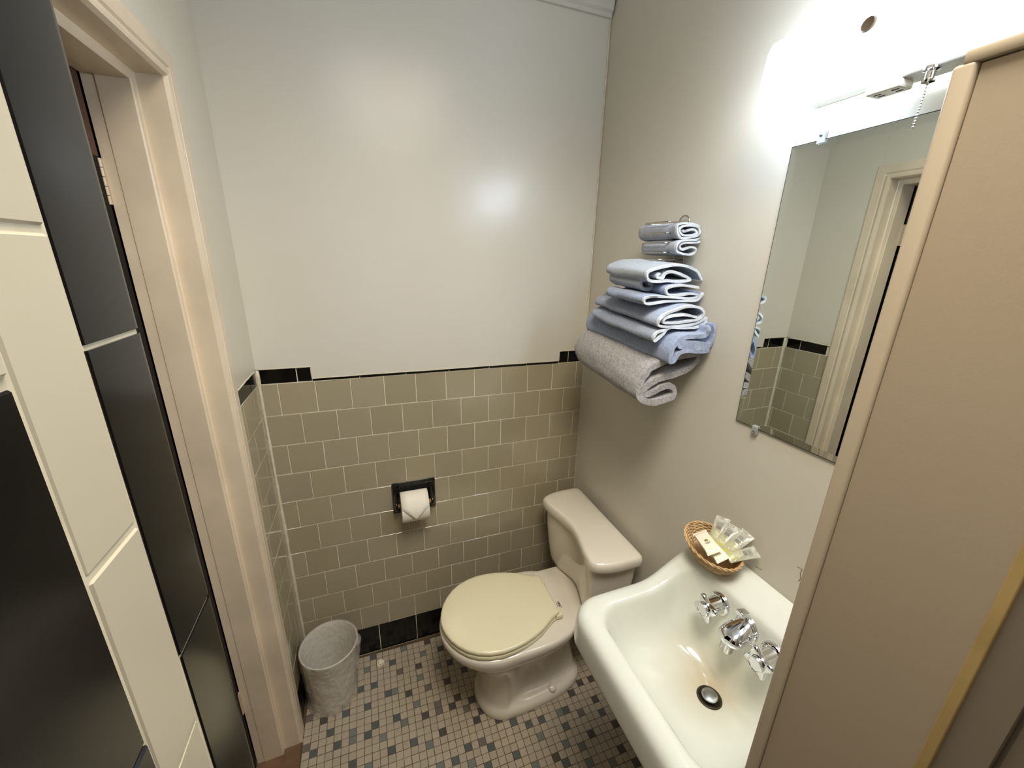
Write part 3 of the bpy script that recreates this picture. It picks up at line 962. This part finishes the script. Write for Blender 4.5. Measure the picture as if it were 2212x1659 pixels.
# ================================================================ TOWEL RACK
rack = empty('towel_rack', (W, -0.478, 1.50), 'wire towel rack with round top loop fixed on the right wall', 'towel rack')
bm = bmesh.new()
pts = [(1.174, -.459, 1.27), (1.174, -.459, 1.745)]
for k in range(1, 10):
    a = pi * k / 10
    pts.append((1.174, -.4775 + .0185 * cos(a), 1.745 + .0165 * sin(a)))
pts += [(1.174, -.496, 1.745), (1.174, -.496, 1.27)]
add_tube(bm, pts, .0024, 8)
from_bm('upright_wire', bm, M['wire'], rack, smooth=True)
HOOPS = [(1.741, 1.0955, .0), (1.7135, 1.094, 0), (1.689, 1.093, 0), (1.6645, 1.0935, 0), (1.6465, 1.080, 0)]
for z, xo, _ in HOOPS:
    bm = bmesh.new()
    ya, yb = -.508, -.412
    base_pts = [(1.172, ya + .012, z + .001), (1.13, ya + .004, z + .0005), (xo + .012, ya, z), (xo + .003, ya + .002, z), (xo, ya + .010, z), (xo, (ya + yb) / 2, z), (xo, yb - .010, z), (xo + .003, yb - .002, z), (xo + .012, yb, z), (1.13, yb - .010, z), (1.172, yb - .047, z)]
    add_tube(bm, base_pts, .0021, 8)
    from_bm('hoop_wire', bm, M['wire'], rack, smooth=True)

# ================================================================ TOWELS
SECT = {
'wash1': (-0.537, [(1.175, 1.7288), (1.1553, 1.7354), (1.1304, 1.7369), (1.1111, 1.7338), (1.1037, 1.7277), (1.1045, 1.7172), (1.1099, 1.7057), (1.1202, 1.7002), (1.1402, 1.7015), (1.1628, 1.7056), (1.1744, 1.7104), (1.1768, 1.7181), (1.1724, 1.7271), (1.1576, 1.7312), (1.1372, 1.7319), (1.1192, 1.7284), (1.1112, 1.7217), (1.1137, 1.7123), (1.1232, 1.7073), (1.1405, 1.7074), (1.1605, 1.7098), (1.1682, 1.7155), (1.162, 1.7207), (1.1505, 1.7229), (1.1382, 1.7191), (1.1274, 1.7155), (1.1204, 1.7184)]),
'wash2': (-0.544, [(1.1759, 1.7008), (1.1614, 1.6978), (1.1372, 1.6964), (1.1151, 1.6929), (1.1037, 1.686), (1.1021, 1.6752), (1.1088, 1.6661), (1.1269, 1.6617), (1.149, 1.6606), (1.1629, 1.6648), (1.1668, 1.6715), (1.1617, 1.678), (1.1497, 1.6793), (1.1358, 1.6756), (1.1222, 1.6714), (1.1131, 1.6776), (1.115, 1.6843), (1.1299, 1.6891), (1.15, 1.6904), (1.1655, 1.6916), (1.1766, 1.6943)]),
'handA': (-0.569, [(1.177, 1.5996), (1.1602, 1.6189), (1.1242, 1.6311), (1.0868, 1.6352), (1.0443, 1.6284), (1.0109, 1.6189), (1.0033, 1.6081), (1.0112, 1.5965), (1.0304, 1.5935), (1.0657, 1.5954), (1.1065, 1.5943), (1.141, 1.5988), (1.1161, 1.6089), (1.0818, 1.6181), (1.0587, 1.6132), (1.0507, 1.6016), (1.0344, 1.6053), (1.039, 1.613)]),
'handA2': (-0.53, [(1.0559, 1.6068), (1.0325, 1.6019), (1.0179, 1.5922), (1.0175, 1.5809), (1.0309, 1.5718), (1.0489, 1.5737), (1.0516, 1.5825), (1.0404, 1.589)]),
'handB': (-0.583, [(1.1749, 1.5647), (1.1612, 1.5484), (1.1193, 1.5466), (1.0544, 1.545), (1.0061, 1.5394), (0.9935, 1.5468), (0.9999, 1.5551), (1.0364, 1.5579), (1.1014, 1.554), (1.1433, 1.5525), (1.1588, 1.5599), (1.1324, 1.565), (1.1041, 1.5614), (1.0798, 1.5606), (1.0611, 1.5639), (1.057, 1.5765), (1.0755, 1.5843), (1.1202, 1.5849), (1.159, 1.5794)]),
'bathA': (-0.61, [(1.1391, 1.5077), (1.1006, 1.5142), (1.0644, 1.5139), (1.0398, 1.5072), (1.0375, 1.4978), (1.0676, 1.4958), (1.112, 1.4977), (1.1523, 1.505), (1.1622, 1.5185), (1.1426, 1.5313), (1.1008, 1.5344), (1.0624, 1.5247), (1.0329, 1.5137), (1.0204, 1.5024), (1.0238, 1.4909), (1.0494, 1.4861), (1.0894, 1.4873), (1.1303, 1.4892), (1.162, 1.4994), (1.1771, 1.505), (1.1661, 1.4903), (1.1321, 1.4805), (1.0904, 1.4821), (1.0598, 1.4832), (1.0403, 1.4697), (1.0268, 1.4553), (1.0169, 1.4512), (1.0123, 1.4602), (1.024, 1.4726), (1.0468, 1.4782)]),
'bathB': (-0.638, [(1.177, 1.491), (1.1786, 1.4595), (1.1684, 1.4383), (1.1332, 1.4451), (1.0953, 1.4496), (1.0731, 1.4498), (1.0707, 1.4411), (1.0974, 1.4387), (1.1399, 1.4331), (1.1667, 1.4266), (1.1335, 1.4234), (1.0911, 1.4292), (1.0722, 1.422), (1.0631, 1.4061), (1.053, 1.4018), (1.0477, 1.4137), (1.0517, 1.4363), (1.0661, 1.4549), (1.0922, 1.465), (1.1294, 1.4634), (1.1536, 1.4673), (1.1577, 1.4867)]),
'mat': (-0.605, [(1.1772, 1.41), (1.1427, 1.4086), (1.101, 1.4042), (1.0534, 1.3919), (1.0194, 1.3772), (0.9972, 1.3514), (0.9912, 1.3241), (0.9983, 1.3023), (1.0251, 1.2859), (1.0714, 1.284), (1.1058, 1.2952), (1.1062, 1.3171), (1.0811, 1.3266), (1.0417, 1.3123), (1.0156, 1.3084), (1.0074, 1.3226), (1.0291, 1.34), (1.0764, 1.3536), (1.1258, 1.3622), (1.1575, 1.3777), (1.1772, 1.3995)]),
}


def ribbon(sec, t, per=4):
    c = catmull([Vector((x, z, 0)) for x, z in sec], per)
    L, R = [], []
    n = len(c)
    for i, p in enumerate(c):
        d = c[min(i + 1, n - 1)] - c[max(i - 1, 0)]
        d.normalize()
        nn = Vector((-d.y, d.x, 0))
        L.append(p + nn * t / 2); R.append(p - nn * t / 2)
    d0 = (c[0] - c[1]).normalized() * t * .35; d1 = (c[-1] - c[-2]).normalized() * t * .35
    ring = L + [c[-1] + d1] + list(reversed(R)) + [c[0] + d0]
    return [(min(p.x, 1.1812), p.y) for p in ring], len(L)


def add_towel(bm, key, t, yfar, dz=0.0, dx=0.0, amp=.004, stations=18, y_lo=0.0, y_hi=1.0, pinch=None, grow=0.0, seed=0, sag=0.0, far_scale=.9):
    y0, sec = SECT[key]
    ring, nl = ribbon(sec, t + grow)
    cx = sum(p[0] for p in ring) / len(ring); cz = sum(p[1] for p in ring) / len(ring)
    rings = []
    for s in range(stations):
        u = y_lo + (y_hi - y_lo) * s / (stations - 1)
        y = y0 + (yfar - y0) * u
        k = 1.0
        if u > .88: k = far_scale + (1 - far_scale) * sqrt(max(0, 1 - ((u - .88) / .12) ** 2))
        if u < .03: k = .995
        pz = 0.0
        if pinch:
            for py, pa in pinch:
                k *= 1 - pa * math.exp(-((y - py) / .012) ** 2)
        rr = []
        for (x, z) in ring:
            q = noise.noise_vector(Vector((x * 26 + seed, y * 13, z * 26))) * amp
            q2 = noise.noise_vector(Vector((x * 90 + seed, y * 60, z * 90))) * amp * .22
            wob = q + q2
            edge = noise.noise(Vector((x * 70, z * 70, seed))) * .004 if s == 0 and y_lo == 0 else 0
            xx = cx + (x - cx) * k + dx * u + wob.x * .8
            zz = cz + (z - cz) * k + dz * u + sag * sin(pi * u) + wob.z * (0.35 + u)
            xx = min(xx, 1.1815)
            rr.append(Vector((xx, y + edge, zz)))
        rings.append(rr)
    vr = [[bm.verts.new(p) for p in ring_] for ring_ in rings]
    n = len(vr[0])
    for a, b in zip(vr[:-1], vr[1:]):
        for i in range(n):
            j = (i + 1) % n
            bm.faces.new((a[i], a[j], b[j], b[i]))
    for ringv in (vr[0], vr[-1]):            # close the ribbon at both ends with a strip of quads
        Ls = ringv[:nl]; tip1 = ringv[nl]; Rs = list(reversed(ringv[nl + 1:-1])); tip0 = ringv[-1]
        for i in range(nl - 1):
            bm.faces.new((Ls[i], Ls[i + 1], Rs[i + 1], Rs[i]))
        bm.faces.new((Ls[-1], tip1, Rs[-1])); bm.faces.new((Ls[0], Rs[0], tip0))


def towel(name, label, cat, group, key, material, t, yfar, hem='hem', extra=None, **kw):
    y0 = SECT[key][0]
    bm = bmesh.new()
    hw_ = .0065 / abs(yfar - y0)
    k1 = dict(kw)
    if hem: k1['y_lo'] = hw_
    add_towel(bm, key, t, yfar, **k1)
    if extra: extra(bm)
    o = from_bm(name, bm, M[material], None, smooth=True, angle=70)
    tag(o, label, cat, group)
    if hem:
        bm = bmesh.new()
        k2 = dict(kw); k2['stations'] = 3; k2['y_hi'] = hw_
        add_towel(bm, key, t, yfar, **k2)
        from_bm('hem', bm, M[hem], o, smooth=True, angle=70)
    return o


towel('washcloth', 'small pale blue rolled washcloth at the top of the rack', 'washcloth', 'washcloths in the rack', 'wash1', 'towel_pale', .0050, -.378, pinch=[(-.505, .14)], amp=.0022, seed=3)
towel('washcloth', 'small greyish rolled washcloth tucked under the topmost washcloth', 'washcloth', 'washcloths in the rack', 'wash2', 'towel_ice', .0048, -.402, pinch=[(-.505, .14)], amp=.0022, seed=9)
towel('hand_towel', 'pale ice blue folded hand towel on top of the towel stack', 'towel', 'folded towels on the wall rack', 'handA', 'towel_ice', .0066, -.375, dz=.012, amp=.005, seed=1, extra=lambda bm: add_towel(bm, 'handA2', .0085, -.385, dz=.010, amp=.004, seed=4))
towel('hand_towel', 'deeper blue crumpled hand towel below the ice blue one', 'towel', 'folded towels on the wall rack', 'handB', 'towel_blue', .0058, -.40, dz=.010, amp=.005, seed=5)
towel('bath_towel', 'light blue bath towel with white edging in mid stack', 'towel', 'folded towels on the wall rack', 'bathA', 'towel_sky', .0060, -.305, dz=.022, amp=.005, seed=2)
towel('bath_towel', 'blue folded bath towel directly above the grey mat', 'towel', 'folded towels on the wall rack', 'bathB', 'towel_mid', .0110, -.240, dz=.020, dx=-.012, amp=.006, seed=7, hem=None)
towel('bath_mat', 'thick grey white terry bath mat hanging lowest on the rack', 'bath mat', 'folded towels on the wall rack', 'mat', 'towel_grey', .0165, -.255, dz=.030, amp=.007, seed=8, hem=None)

# ================================================================ TOILET PAPER HOLDER + ROLL
hold = empty('toilet_paper_holder', (0.462, 0.0, 0.743), 'black glazed ceramic toilet paper holder set in the tiled wall', 'holder')
bm = bmesh.new()
hx0, hx1, hz0, hz1 = .3795, .5445, .678, .808
rr = [[Vector((x, y, z)) for x, z in rrect(hx0 + d, hx1 - d, hz0 + d, hz1 - d, .004, 3)] for y, d in ((.004, 0), (-.006, 0), (-.010, .003), (-.0105, .012), (-.007, .018), (-.0035, .021))]
add_loft(bm, rr, cap0=False)
from_bm('plate', bm, M['holder'], hold, smooth=True, angle=40)
for xa in (.391, .5265):
    bm = bmesh.new()
    rg = []
    for y, hz_, w_ in ((.0, .040, .0075), (-.016, .036, .0072), (-.032, .027, .0068), (-.046, .020, .0062), (-.054, .013, .005), (-.057, .006, .0035)):
        zc_ = .742 - (0.012 if y < -.02 else 0.004)
        rg.append([Vector((xa + w_ * math.copysign(abs(cos(2 * pi * k / 20)) ** .6, cos(2 * pi * k / 20)), y, zc_ + hz_ * sin(2 * pi * k / 20))) for k in range(20)])
    add_loft(bm, rg)
    from_bm('arm', bm, M['holder'], hold, smooth=True, angle=60)
bm = bmesh.new()
add_tube(bm, [(.396, -.041, .731), (.523, -.041, .731)], .0085, 16)
from_bm('roller', bm, M['brown_roller'], hold, smooth=True, angle=40)

roll = empty('toilet_paper_roll', (0.457, -0.045, 0.731), 'white toilet paper roll with its end folded to a point', 'toilet paper')
RC = Vector((0, -.049, .729)); RR = .0575
bm = bmesh.new()
rings = []
for x, r in ((.4065, .013), (.4065, RR - .002), (.4075, RR), (.5065, RR), (.5075, RR - .002), (.5075, .013)):
    rings.append([Vector((x, RC.y + r * cos(2 * pi * k / 48), RC.z + r * sin(2 * pi * k / 48))) for k in range(48)])
rings.append(rings[0])
vr = [[bm.verts.new(p) for p in ring] for ring in rings[:-1]]
for i in range(len(vr)):
    a, b = vr[i], vr[(i + 1) % len(vr)]
    for k in range(48):
        bm.faces.new((a[k], a[(k + 1) % 48], b[(k + 1) % 48], b[k]))
from_bm('paper', bm, M['paper'], roll, smooth=True, angle=40)
bm = bmesh.new()
grid = []
for k in range(29):                   # folded tail lying on the front of the roll
    u = k / 28
    a = radians(72 + 130 * u)
    w = .0503 if u < .64 else .0503 * max(.02, (1 - (u - .64) / .36))
    rr_ = RR + .0013 + (.0035 * max(0, (u - .6)) / .4)
    grid.append([Vector((.457 + w * s, RC.y + rr_ * cos(a), RC.z + rr_ * sin(a))) for s in (-1, -.5, 0, .5, 1)])
top = [[bm.verts.new(p) for p in row] for row in grid]
for a, b in zip(top[:-1], top[1:]):
    for k in range(4): bm.faces.new((a[k], a[k + 1], b[k + 1], b[k]))
fo = from_bm('folded_tail', bm, M['paper'], roll, smooth=True)
so = fo.modifiers.new('thickness', 'SOLIDIFY'); so.thickness = .0011; so.offset = -1

# ================================================================ WASTE BIN
bin_o = empty('waste_bin', (0.098, -0.122, 0.0), 'small round waste bin with crinkled clear plastic liner in the left corner', 'bin')


def bin_ring(z, r, n=56, wob=0.0, seed=0.0, k=1.0):
    u = z / .27
    cx = .098 + (.112 - .098) * u; cy = -.122 + (-.141 + .122) * u
    tilt = .06 * u
    out = []
    for i in range(n):
        a = 2 * pi * i / n
        rr_ = r + wob * noise.noise(Vector((cos(a) * 3.2 + seed, sin(a) * 3.2, z * 16))) + wob * .5 * noise.noise(Vector((cos(a) * 9 + seed, sin(a) * 9, z * 40)))
        out.append(Vector((max(cx + rr_ * cos(a), .004), min(cy + rr_ * sin(a), -.004), z)))
    return out


bm = bmesh.new()
rgs = [bin_ring(.002, .070), bin_ring(.002, .078), bin_ring(.008, .0795), bin_ring(.13, .088), bin_ring(.262, .0965), bin_ring(.268, .099), bin_ring(.270, .0965), bin_ring(.262, .094), bin_ring(.13, .0855), bin_ring(.010, .076)]
add_loft(bm, rgs)
from_bm('bucket', bm, M['bin'], bin_o, smooth=True, angle=50)
NB = 120
bm = bmesh.new()
rgs = [bin_ring(.016, .060, NB, .006, 2), bin_ring(.03, .072, NB, .008, 2)]
for k in range(9):
    u = k / 8
    rgs.append(bin_ring(.05 + .20 * u, .0735 + .0175 * u, NB, .0065 * (1 - u) + .001, 2))
rgs += [bin_ring(.270, .094, NB), bin_ring(.2745, .0975, NB), bin_ring(.2725, .1010, NB)]
for k in range(26):                      # loose outer skirt of the film
    u = k / 25
    z = .262 - .252 * u
    ring = bin_ring(z, .1020 - .0125 * u + .010 * max(0, u - .8) / .2 * .9, NB, .002 + .0055 * u ** .6, 5)
    c = sum(ring, Vector()) / NB
    for i, p in enumerate(ring):
        a = 2 * pi * i / NB
        d = (p - c); d.z = 0; d.normalize()
        f = abs(noise.noise(Vector((a * 3.1 + 1.7 * z, z * 9, 3)))) * .006 * min(1, 3 * u) + abs(noise.noise(Vector((a * 8, z * 34, 7)))) * .0022
        q = p - d * f
        ring[i] = Vector((max(q.x, .004), min(q.y, -.004), max(q.z + (.006 * noise.noise(Vector((a * 4, 1, 1))) if k == 25 else 0), .003)))
    rgs.append(ring)
add_loft(bm, rgs, cap0=True, cap1=False)
# gathered knot of film at the wall side of the rim
ln = from_bm('liner', bm, M['liner'], bin_o, smooth=True)
bm = bmesh.new()
base_a = -0.15
rgs = []
for k in range(9):
    u = k / 8
    z = .272 - .15 * u
    a = base_a + .1 * sin(3 * u)
    rad = .1005 - .010 * u
    cx = .112 - .004 * u + rad * cos(a); cy = -.141 + .006 * u + rad * sin(a)
    w = .020 * (1 - .8 * u) + .003
    rgs.append([Vector((cx + w * .55 * cos(2 * pi * i / 12) + .003 * noise.noise(Vector((i * 1.3, k, 1))), cy + w * sin(2 * pi * i / 12) + .004 * noise.noise(Vector((i, k * 1.2, 4))), z + .004 * noise.noise(Vector((i * 2.1, k, 9))))) for i in range(12)])
add_loft(bm, rgs)
from_bm('liner_gather', bm, M['liner'], ln, smooth=True)

# floor cap
cap = lathe('floor_cap', [(.0150, -.001), (.0150, .0012), (.0112, .0018), (.0106, .0004), (.0098, .0004), (.0098, .0060), (.0088, .0082), (.005, .0092), (.0005, .0094)], (.2775, -.0595, .0005), (.10, -.14, 1), M['plug'], None, n=28)
tag(cap, 'small round ivory cap on the mosaic floor by the black base tiles', 'floor cap')

# ================================================================ BASKET WITH TOILETRIES
BC = Vector((1.117, -.802, .946))
BR = Matrix.Rotation(radians(-14), 3, 'Y') @ Matrix.Rotation(radians(8), 3, 'X')
basket = empty('wicker_basket', (1.117, -.802, .91), 'small oval tan wicker basket of toiletries on the sink ledge', 'basket')


def bk(x, y, z): return BC + BR @ Vector((x, y, z))


AX, AY = .050, .074
NL = 12
bm = bmesh.new()
for l in range(NL):
    u = l / (NL - 1)
    s = .70 + .30 * u ** .7
    z = -.022 + .042 * u
    n = 64
    ph = (l % 2) * pi
    pts = []
    for k in range(n):
        a = 2 * pi * k / n
        wv = 1 + .022 * sin(16 * a + ph)
        pts.append(bk(AX * s * wv * cos(a), AY * s * wv * sin(a), z))
    add_tube(bm, pts, .0022, 6, closed=True)
from_bm('woven_side', bm, M['wicker'], basket, smooth=True)
bm = bmesh.new()
for off, ph in ((0, 0), (0, pi)):
    pts = []
    for k in range(96):
        a = 2 * pi * k / 96
        pts.append(bk(AX * 1.02 * cos(a) + .0022 * cos(a) * sin(14 * a + ph), AY * 1.02 * sin(a) + .0022 * sin(a) * sin(14 * a + ph), .0225 + .002 * cos(14 * a + ph)))
    add_tube(bm, pts, .0022, 6, closed=True)
from_bm('braided_rim', bm, M['wicker'], basket, smooth=True)
bm = bmesh.new()
for k in range(16):
    a = 2 * pi * (k + .5) / 16
    add_tube(bm, [bk(AX * .66 * cos(a), AY * .66 * sin(a), -.024), bk(AX * .72 * cos(a), AY * .72 * sin(a), -.020), bk(AX * .88 * cos(a), AY * .88 * sin(a), 0.0), bk(AX * cos(a), AY * sin(a), .021)], .0019, 5)
from_bm('stakes', bm, M['wicker'], basket, smooth=True)
bm = bmesh.new()
add_loft(bm, [[bk(AX * s * cos(2 * pi * k / 32), AY * s * sin(2 * pi * k / 32), z) for k in range(32)] for s, z in ((.72, -.0265), (.74, -.023), (.70, -.0195))])
from_bm('base', bm, M['wicker'], basket, smooth=True, angle=50)


def frame(o, d, nrm):
    d = Vector(d).normalized(); nrm = Vector(nrm); nrm = (nrm - d * nrm.dot(d)).normalized()
    s = nrm.cross(d)
    o = Vector(o)
    return lambda x, y, z: o + d * x + s * y + nrm * z


def soap(name, label, o, d, nrm, L, Wd, th):
    fr = frame(o, d, nrm)
    bm = bmesh.new()
    rg = []
    for x, wk, tk in ((-L / 2, 1, .08), (-L / 2 + .004, 1, .10), (-L / 2 + .007, .97, .55), (-L / 2 + .014, .94, 1), (L / 2 - .014, .94, 1), (L / 2 - .007, .97, .55), (L / 2 - .004, 1, .10), (L / 2, 1, .08)):
        w = Wd / 2 * wk; t = th / 2 * tk
        prof = [(w, 0), (w * .93, t), (w * .4, t * 1.1), (-w * .4, t * 1.1), (-w * .93, t), (-w, 0), (-w * .93, -t), (w * .93, -t)]
        rg.append([fr(x, y, z) for y, z in prof])
    add_loft(bm, rg)
    # pinked ends
    for sx in (-1, 1):
        for k in range(8):
            y0 = -Wd / 2 + Wd * k / 8; y1 = y0 + Wd / 8
            a = [bm.verts.new(fr(sx * L / 2, y0, .0006)), bm.verts.new(fr(sx * L / 2, y1, .0006)), bm.verts.new(fr(sx * (L / 2 + .0022), (y0 + y1) / 2, .0004))]
            bm.faces.new(a)
    o_ = from_bm(name, bm, M['soap_wrap'], None, smooth=True, angle=40)
    tag(o_, label, 'soap', 'wrapped soaps in the basket')
    bm = bmesh.new()
    v = [bm.verts.new(fr(x, y, th / 2 * 1.14 + .0003)) for x, y in ((-.004, -.004), (.003, -.004), (.003, .004), (-.004, .004))]
    bm.faces.new(v)
    from_bm('printed_square', bm, M['olive_print'], o_)
    bm = bmesh.new()
    for x, h in ((.0060, .007), (.0082, .006), (.0104, .0045)):
        v = [bm.verts.new(fr(xx, y, th / 2 * 1.14 + .0003)) for xx, y in ((x, -h), (x + .001, -h), (x + .001, h), (x, h))]
        bm.faces.new(v)
    from_bm('printed_lines', bm, M['grey_print'], o_)
    return o_


soap('soap_packet', 'cream wrapped soap with olive square lying foremost in the basket', (1.089, -.806, .981), (-.30, -.90, .02), (-.45, -.05, .9), .078, .036, .011)
soap('soap_packet', 'cream wrapped soap half hidden under the foremost soap packet', (1.096, -.824, .970), (-.12, -.95, -.06), (-.40, -.15, .9), .066, .034, .011)


def sachet(name, label, o, d, nrm, L, Wd, fill=.5, th=.010):
    """clear flat tube standing on its gel filled end, printed towards the crimped top"""
    fr = frame(o, d, nrm)
    root = empty(name, fr(0, 0, 0), label, 'toiletry', 'clear toiletry sachets in the basket')
    bm = bmesh.new()
    rg = []
    for x, wk, tk in ((0, .95, .12), (.004, .97, .5), (L * .25, .92, 1), (L * .6, .95, .85), (L * .85, 1, .3), (L - .006, 1.02, .10), (L, 1.03, .07)):
        w = Wd / 2 * wk; t = th / 2 * tk
        rg.append([fr(x, y, z) for y, z in ((w, 0), (w * .7, t * .8), (0, t), (-w * .7, t * .8), (-w, 0), (-w * .7, -t * .8), (0, -t), (w * .7, -t * .8))])
    add_loft(bm, rg)
    from_bm('film', bm, M['sachet'], root, smooth=True, angle=50)
    bm = bmesh.new()
    rg = []
    for x, wk, tk in ((.003, .86, .3), (L * .12, .86, .8), (L * fill * .8, .84, .8), (L * fill, .84, .45)):
        w = Wd / 2 * wk; t = th / 2 * tk
        rg.append([fr(x, y, z) for y, z in ((w, 0), (w * .7, t * .8), (0, t), (-w * .7, t * .8), (-w, 0), (-w * .7, -t * .8), (0, -t), (w * .7, -t * .8))])
    add_loft(bm, rg)
    from_bm('gel', bm, M['gel'], root, smooth=True, angle=50)
    bm = bmesh.new()
    def quad(x0, x1, y0, y1):
        v = [bm.verts.new(fr(x, y, th / 2 + .0006)) for x, y in ((x0, y0), (x1, y0), (x1, y1), (x0, y1))]
        bm.faces.new(v)
    quad(L - .005, L - .0036, -.003, .003)
    for k in range(4): quad(L * .68 + k * .0024, L * .68 + k * .0024 + .0009, -Wd * .26, Wd * (.26 - .05 * (k % 2)))
    for k in range(3): quad(L * (fill + .03) + k * .003, L * (fill + .03) + k * .003 + .0016, -Wd * .2, Wd * .2)
    from_bm('print', bm, M['grey_print'], root)


sachet('shampoo_sachet', 'clear yellow sachet leaning highest at the back of the basket', (1.118, -.800, .966), (.66, .32, .62), (-.75, -.2, .6), .074, .034)
sachet('shampoo_sachet', 'clear yellow sachet in the middle between the highest one and its neighbour', (1.116, -.818, .968), (.66, .12, .55), (-.7, -.2, .6), .070, .032)
sachet('shampoo_sachet', 'clear yellow sachet spread farthest towards the mirror side of the basket', (1.112, -.838, .966), (.72, -.06, .55), (-.65, -.2, .65), .080, .032)
sachet('shampoo_sachet', 'clear yellow sachet lying lowest across the basket rim', (1.104, -.856, .972), (.86, -.22, .16), (-.3, -.3, .85), .074, .028)

# ================================================================ MOSAIC (placed last: shown tiles first)
bpy.context.view_layer.update()
dg = bpy.context.evaluated_depsgraph_get()
vis = []
for n_, (x, y, k) in enumerate(cells):
    d = Vector((x, y, 0.0)) - CAM
    L = d.length
    cz = d.dot(FWD)
    ok = False
    if cz > 0:
        u = d.dot(RIGHT) / cz * 854.24 + 1106; v = d.dot(DOWN) / cz * 854.24 + 829.5
        if -5 < u < 2217 and -5 < v < 1664:
            hit, loc, nrm, idx, ob, mt = scene.ray_cast(dg, CAM, d.normalized())
            ok = (not hit) or ob.name.startswith('floor') or (loc - Vector((x, y, 0))).length < .012
    vis.append((0 if ok else 1, L, n_))
vis.sort()
single = {n_ for o_, L, n_ in vis[:300] if o_ == 0}
mm = {}
for k in ('mosaic_tan', 'mosaic_slate', 'mosaic_teal', 'mosaic_dark', 'mosaic_mauve'):
    bm = bmesh.new(); mosaic_bm(bm, 0, 0)
    bmesh.ops.recalc_face_normals(bm, faces=bm.faces)
    me = bpy.data.meshes.new('mosaic_tile'); bm.to_mesh(me); bm.free(); me.materials.append(M[k]); mm[k] = me
order = list(mm)
bm = bmesh.new()
for n_, (x, y, k) in enumerate(cells):
    a = rnd.uniform(-.025, .025)
    jx, jy = rnd.uniform(-.0003, .0003), rnd.uniform(-.0003, .0003)
    if n_ in single:
        o = bpy.data.objects.new('mosaic_tile', mm[k]); C.objects.link(o)
        o.parent = floor
        o.location = (x + jx, y + jy, rnd.uniform(-.0003, .0003)); o.rotation_euler = (rnd.uniform(-.006, .006), rnd.uniform(-.006, .006), a)
    else:
        for f in mosaic_bm(bm, x + jx, y + jy, a): f.material_index = order.index(k)
me = bpy.data.meshes.new('mosaic_field')
bmesh.ops.recalc_face_normals(bm, faces=bm.faces)
bm.to_mesh(me); bm.free()
for k in order: me.materials.append(M[k])
fo = link('mosaic_field', me, None, floor)
fo['kind'] = 'stuff'
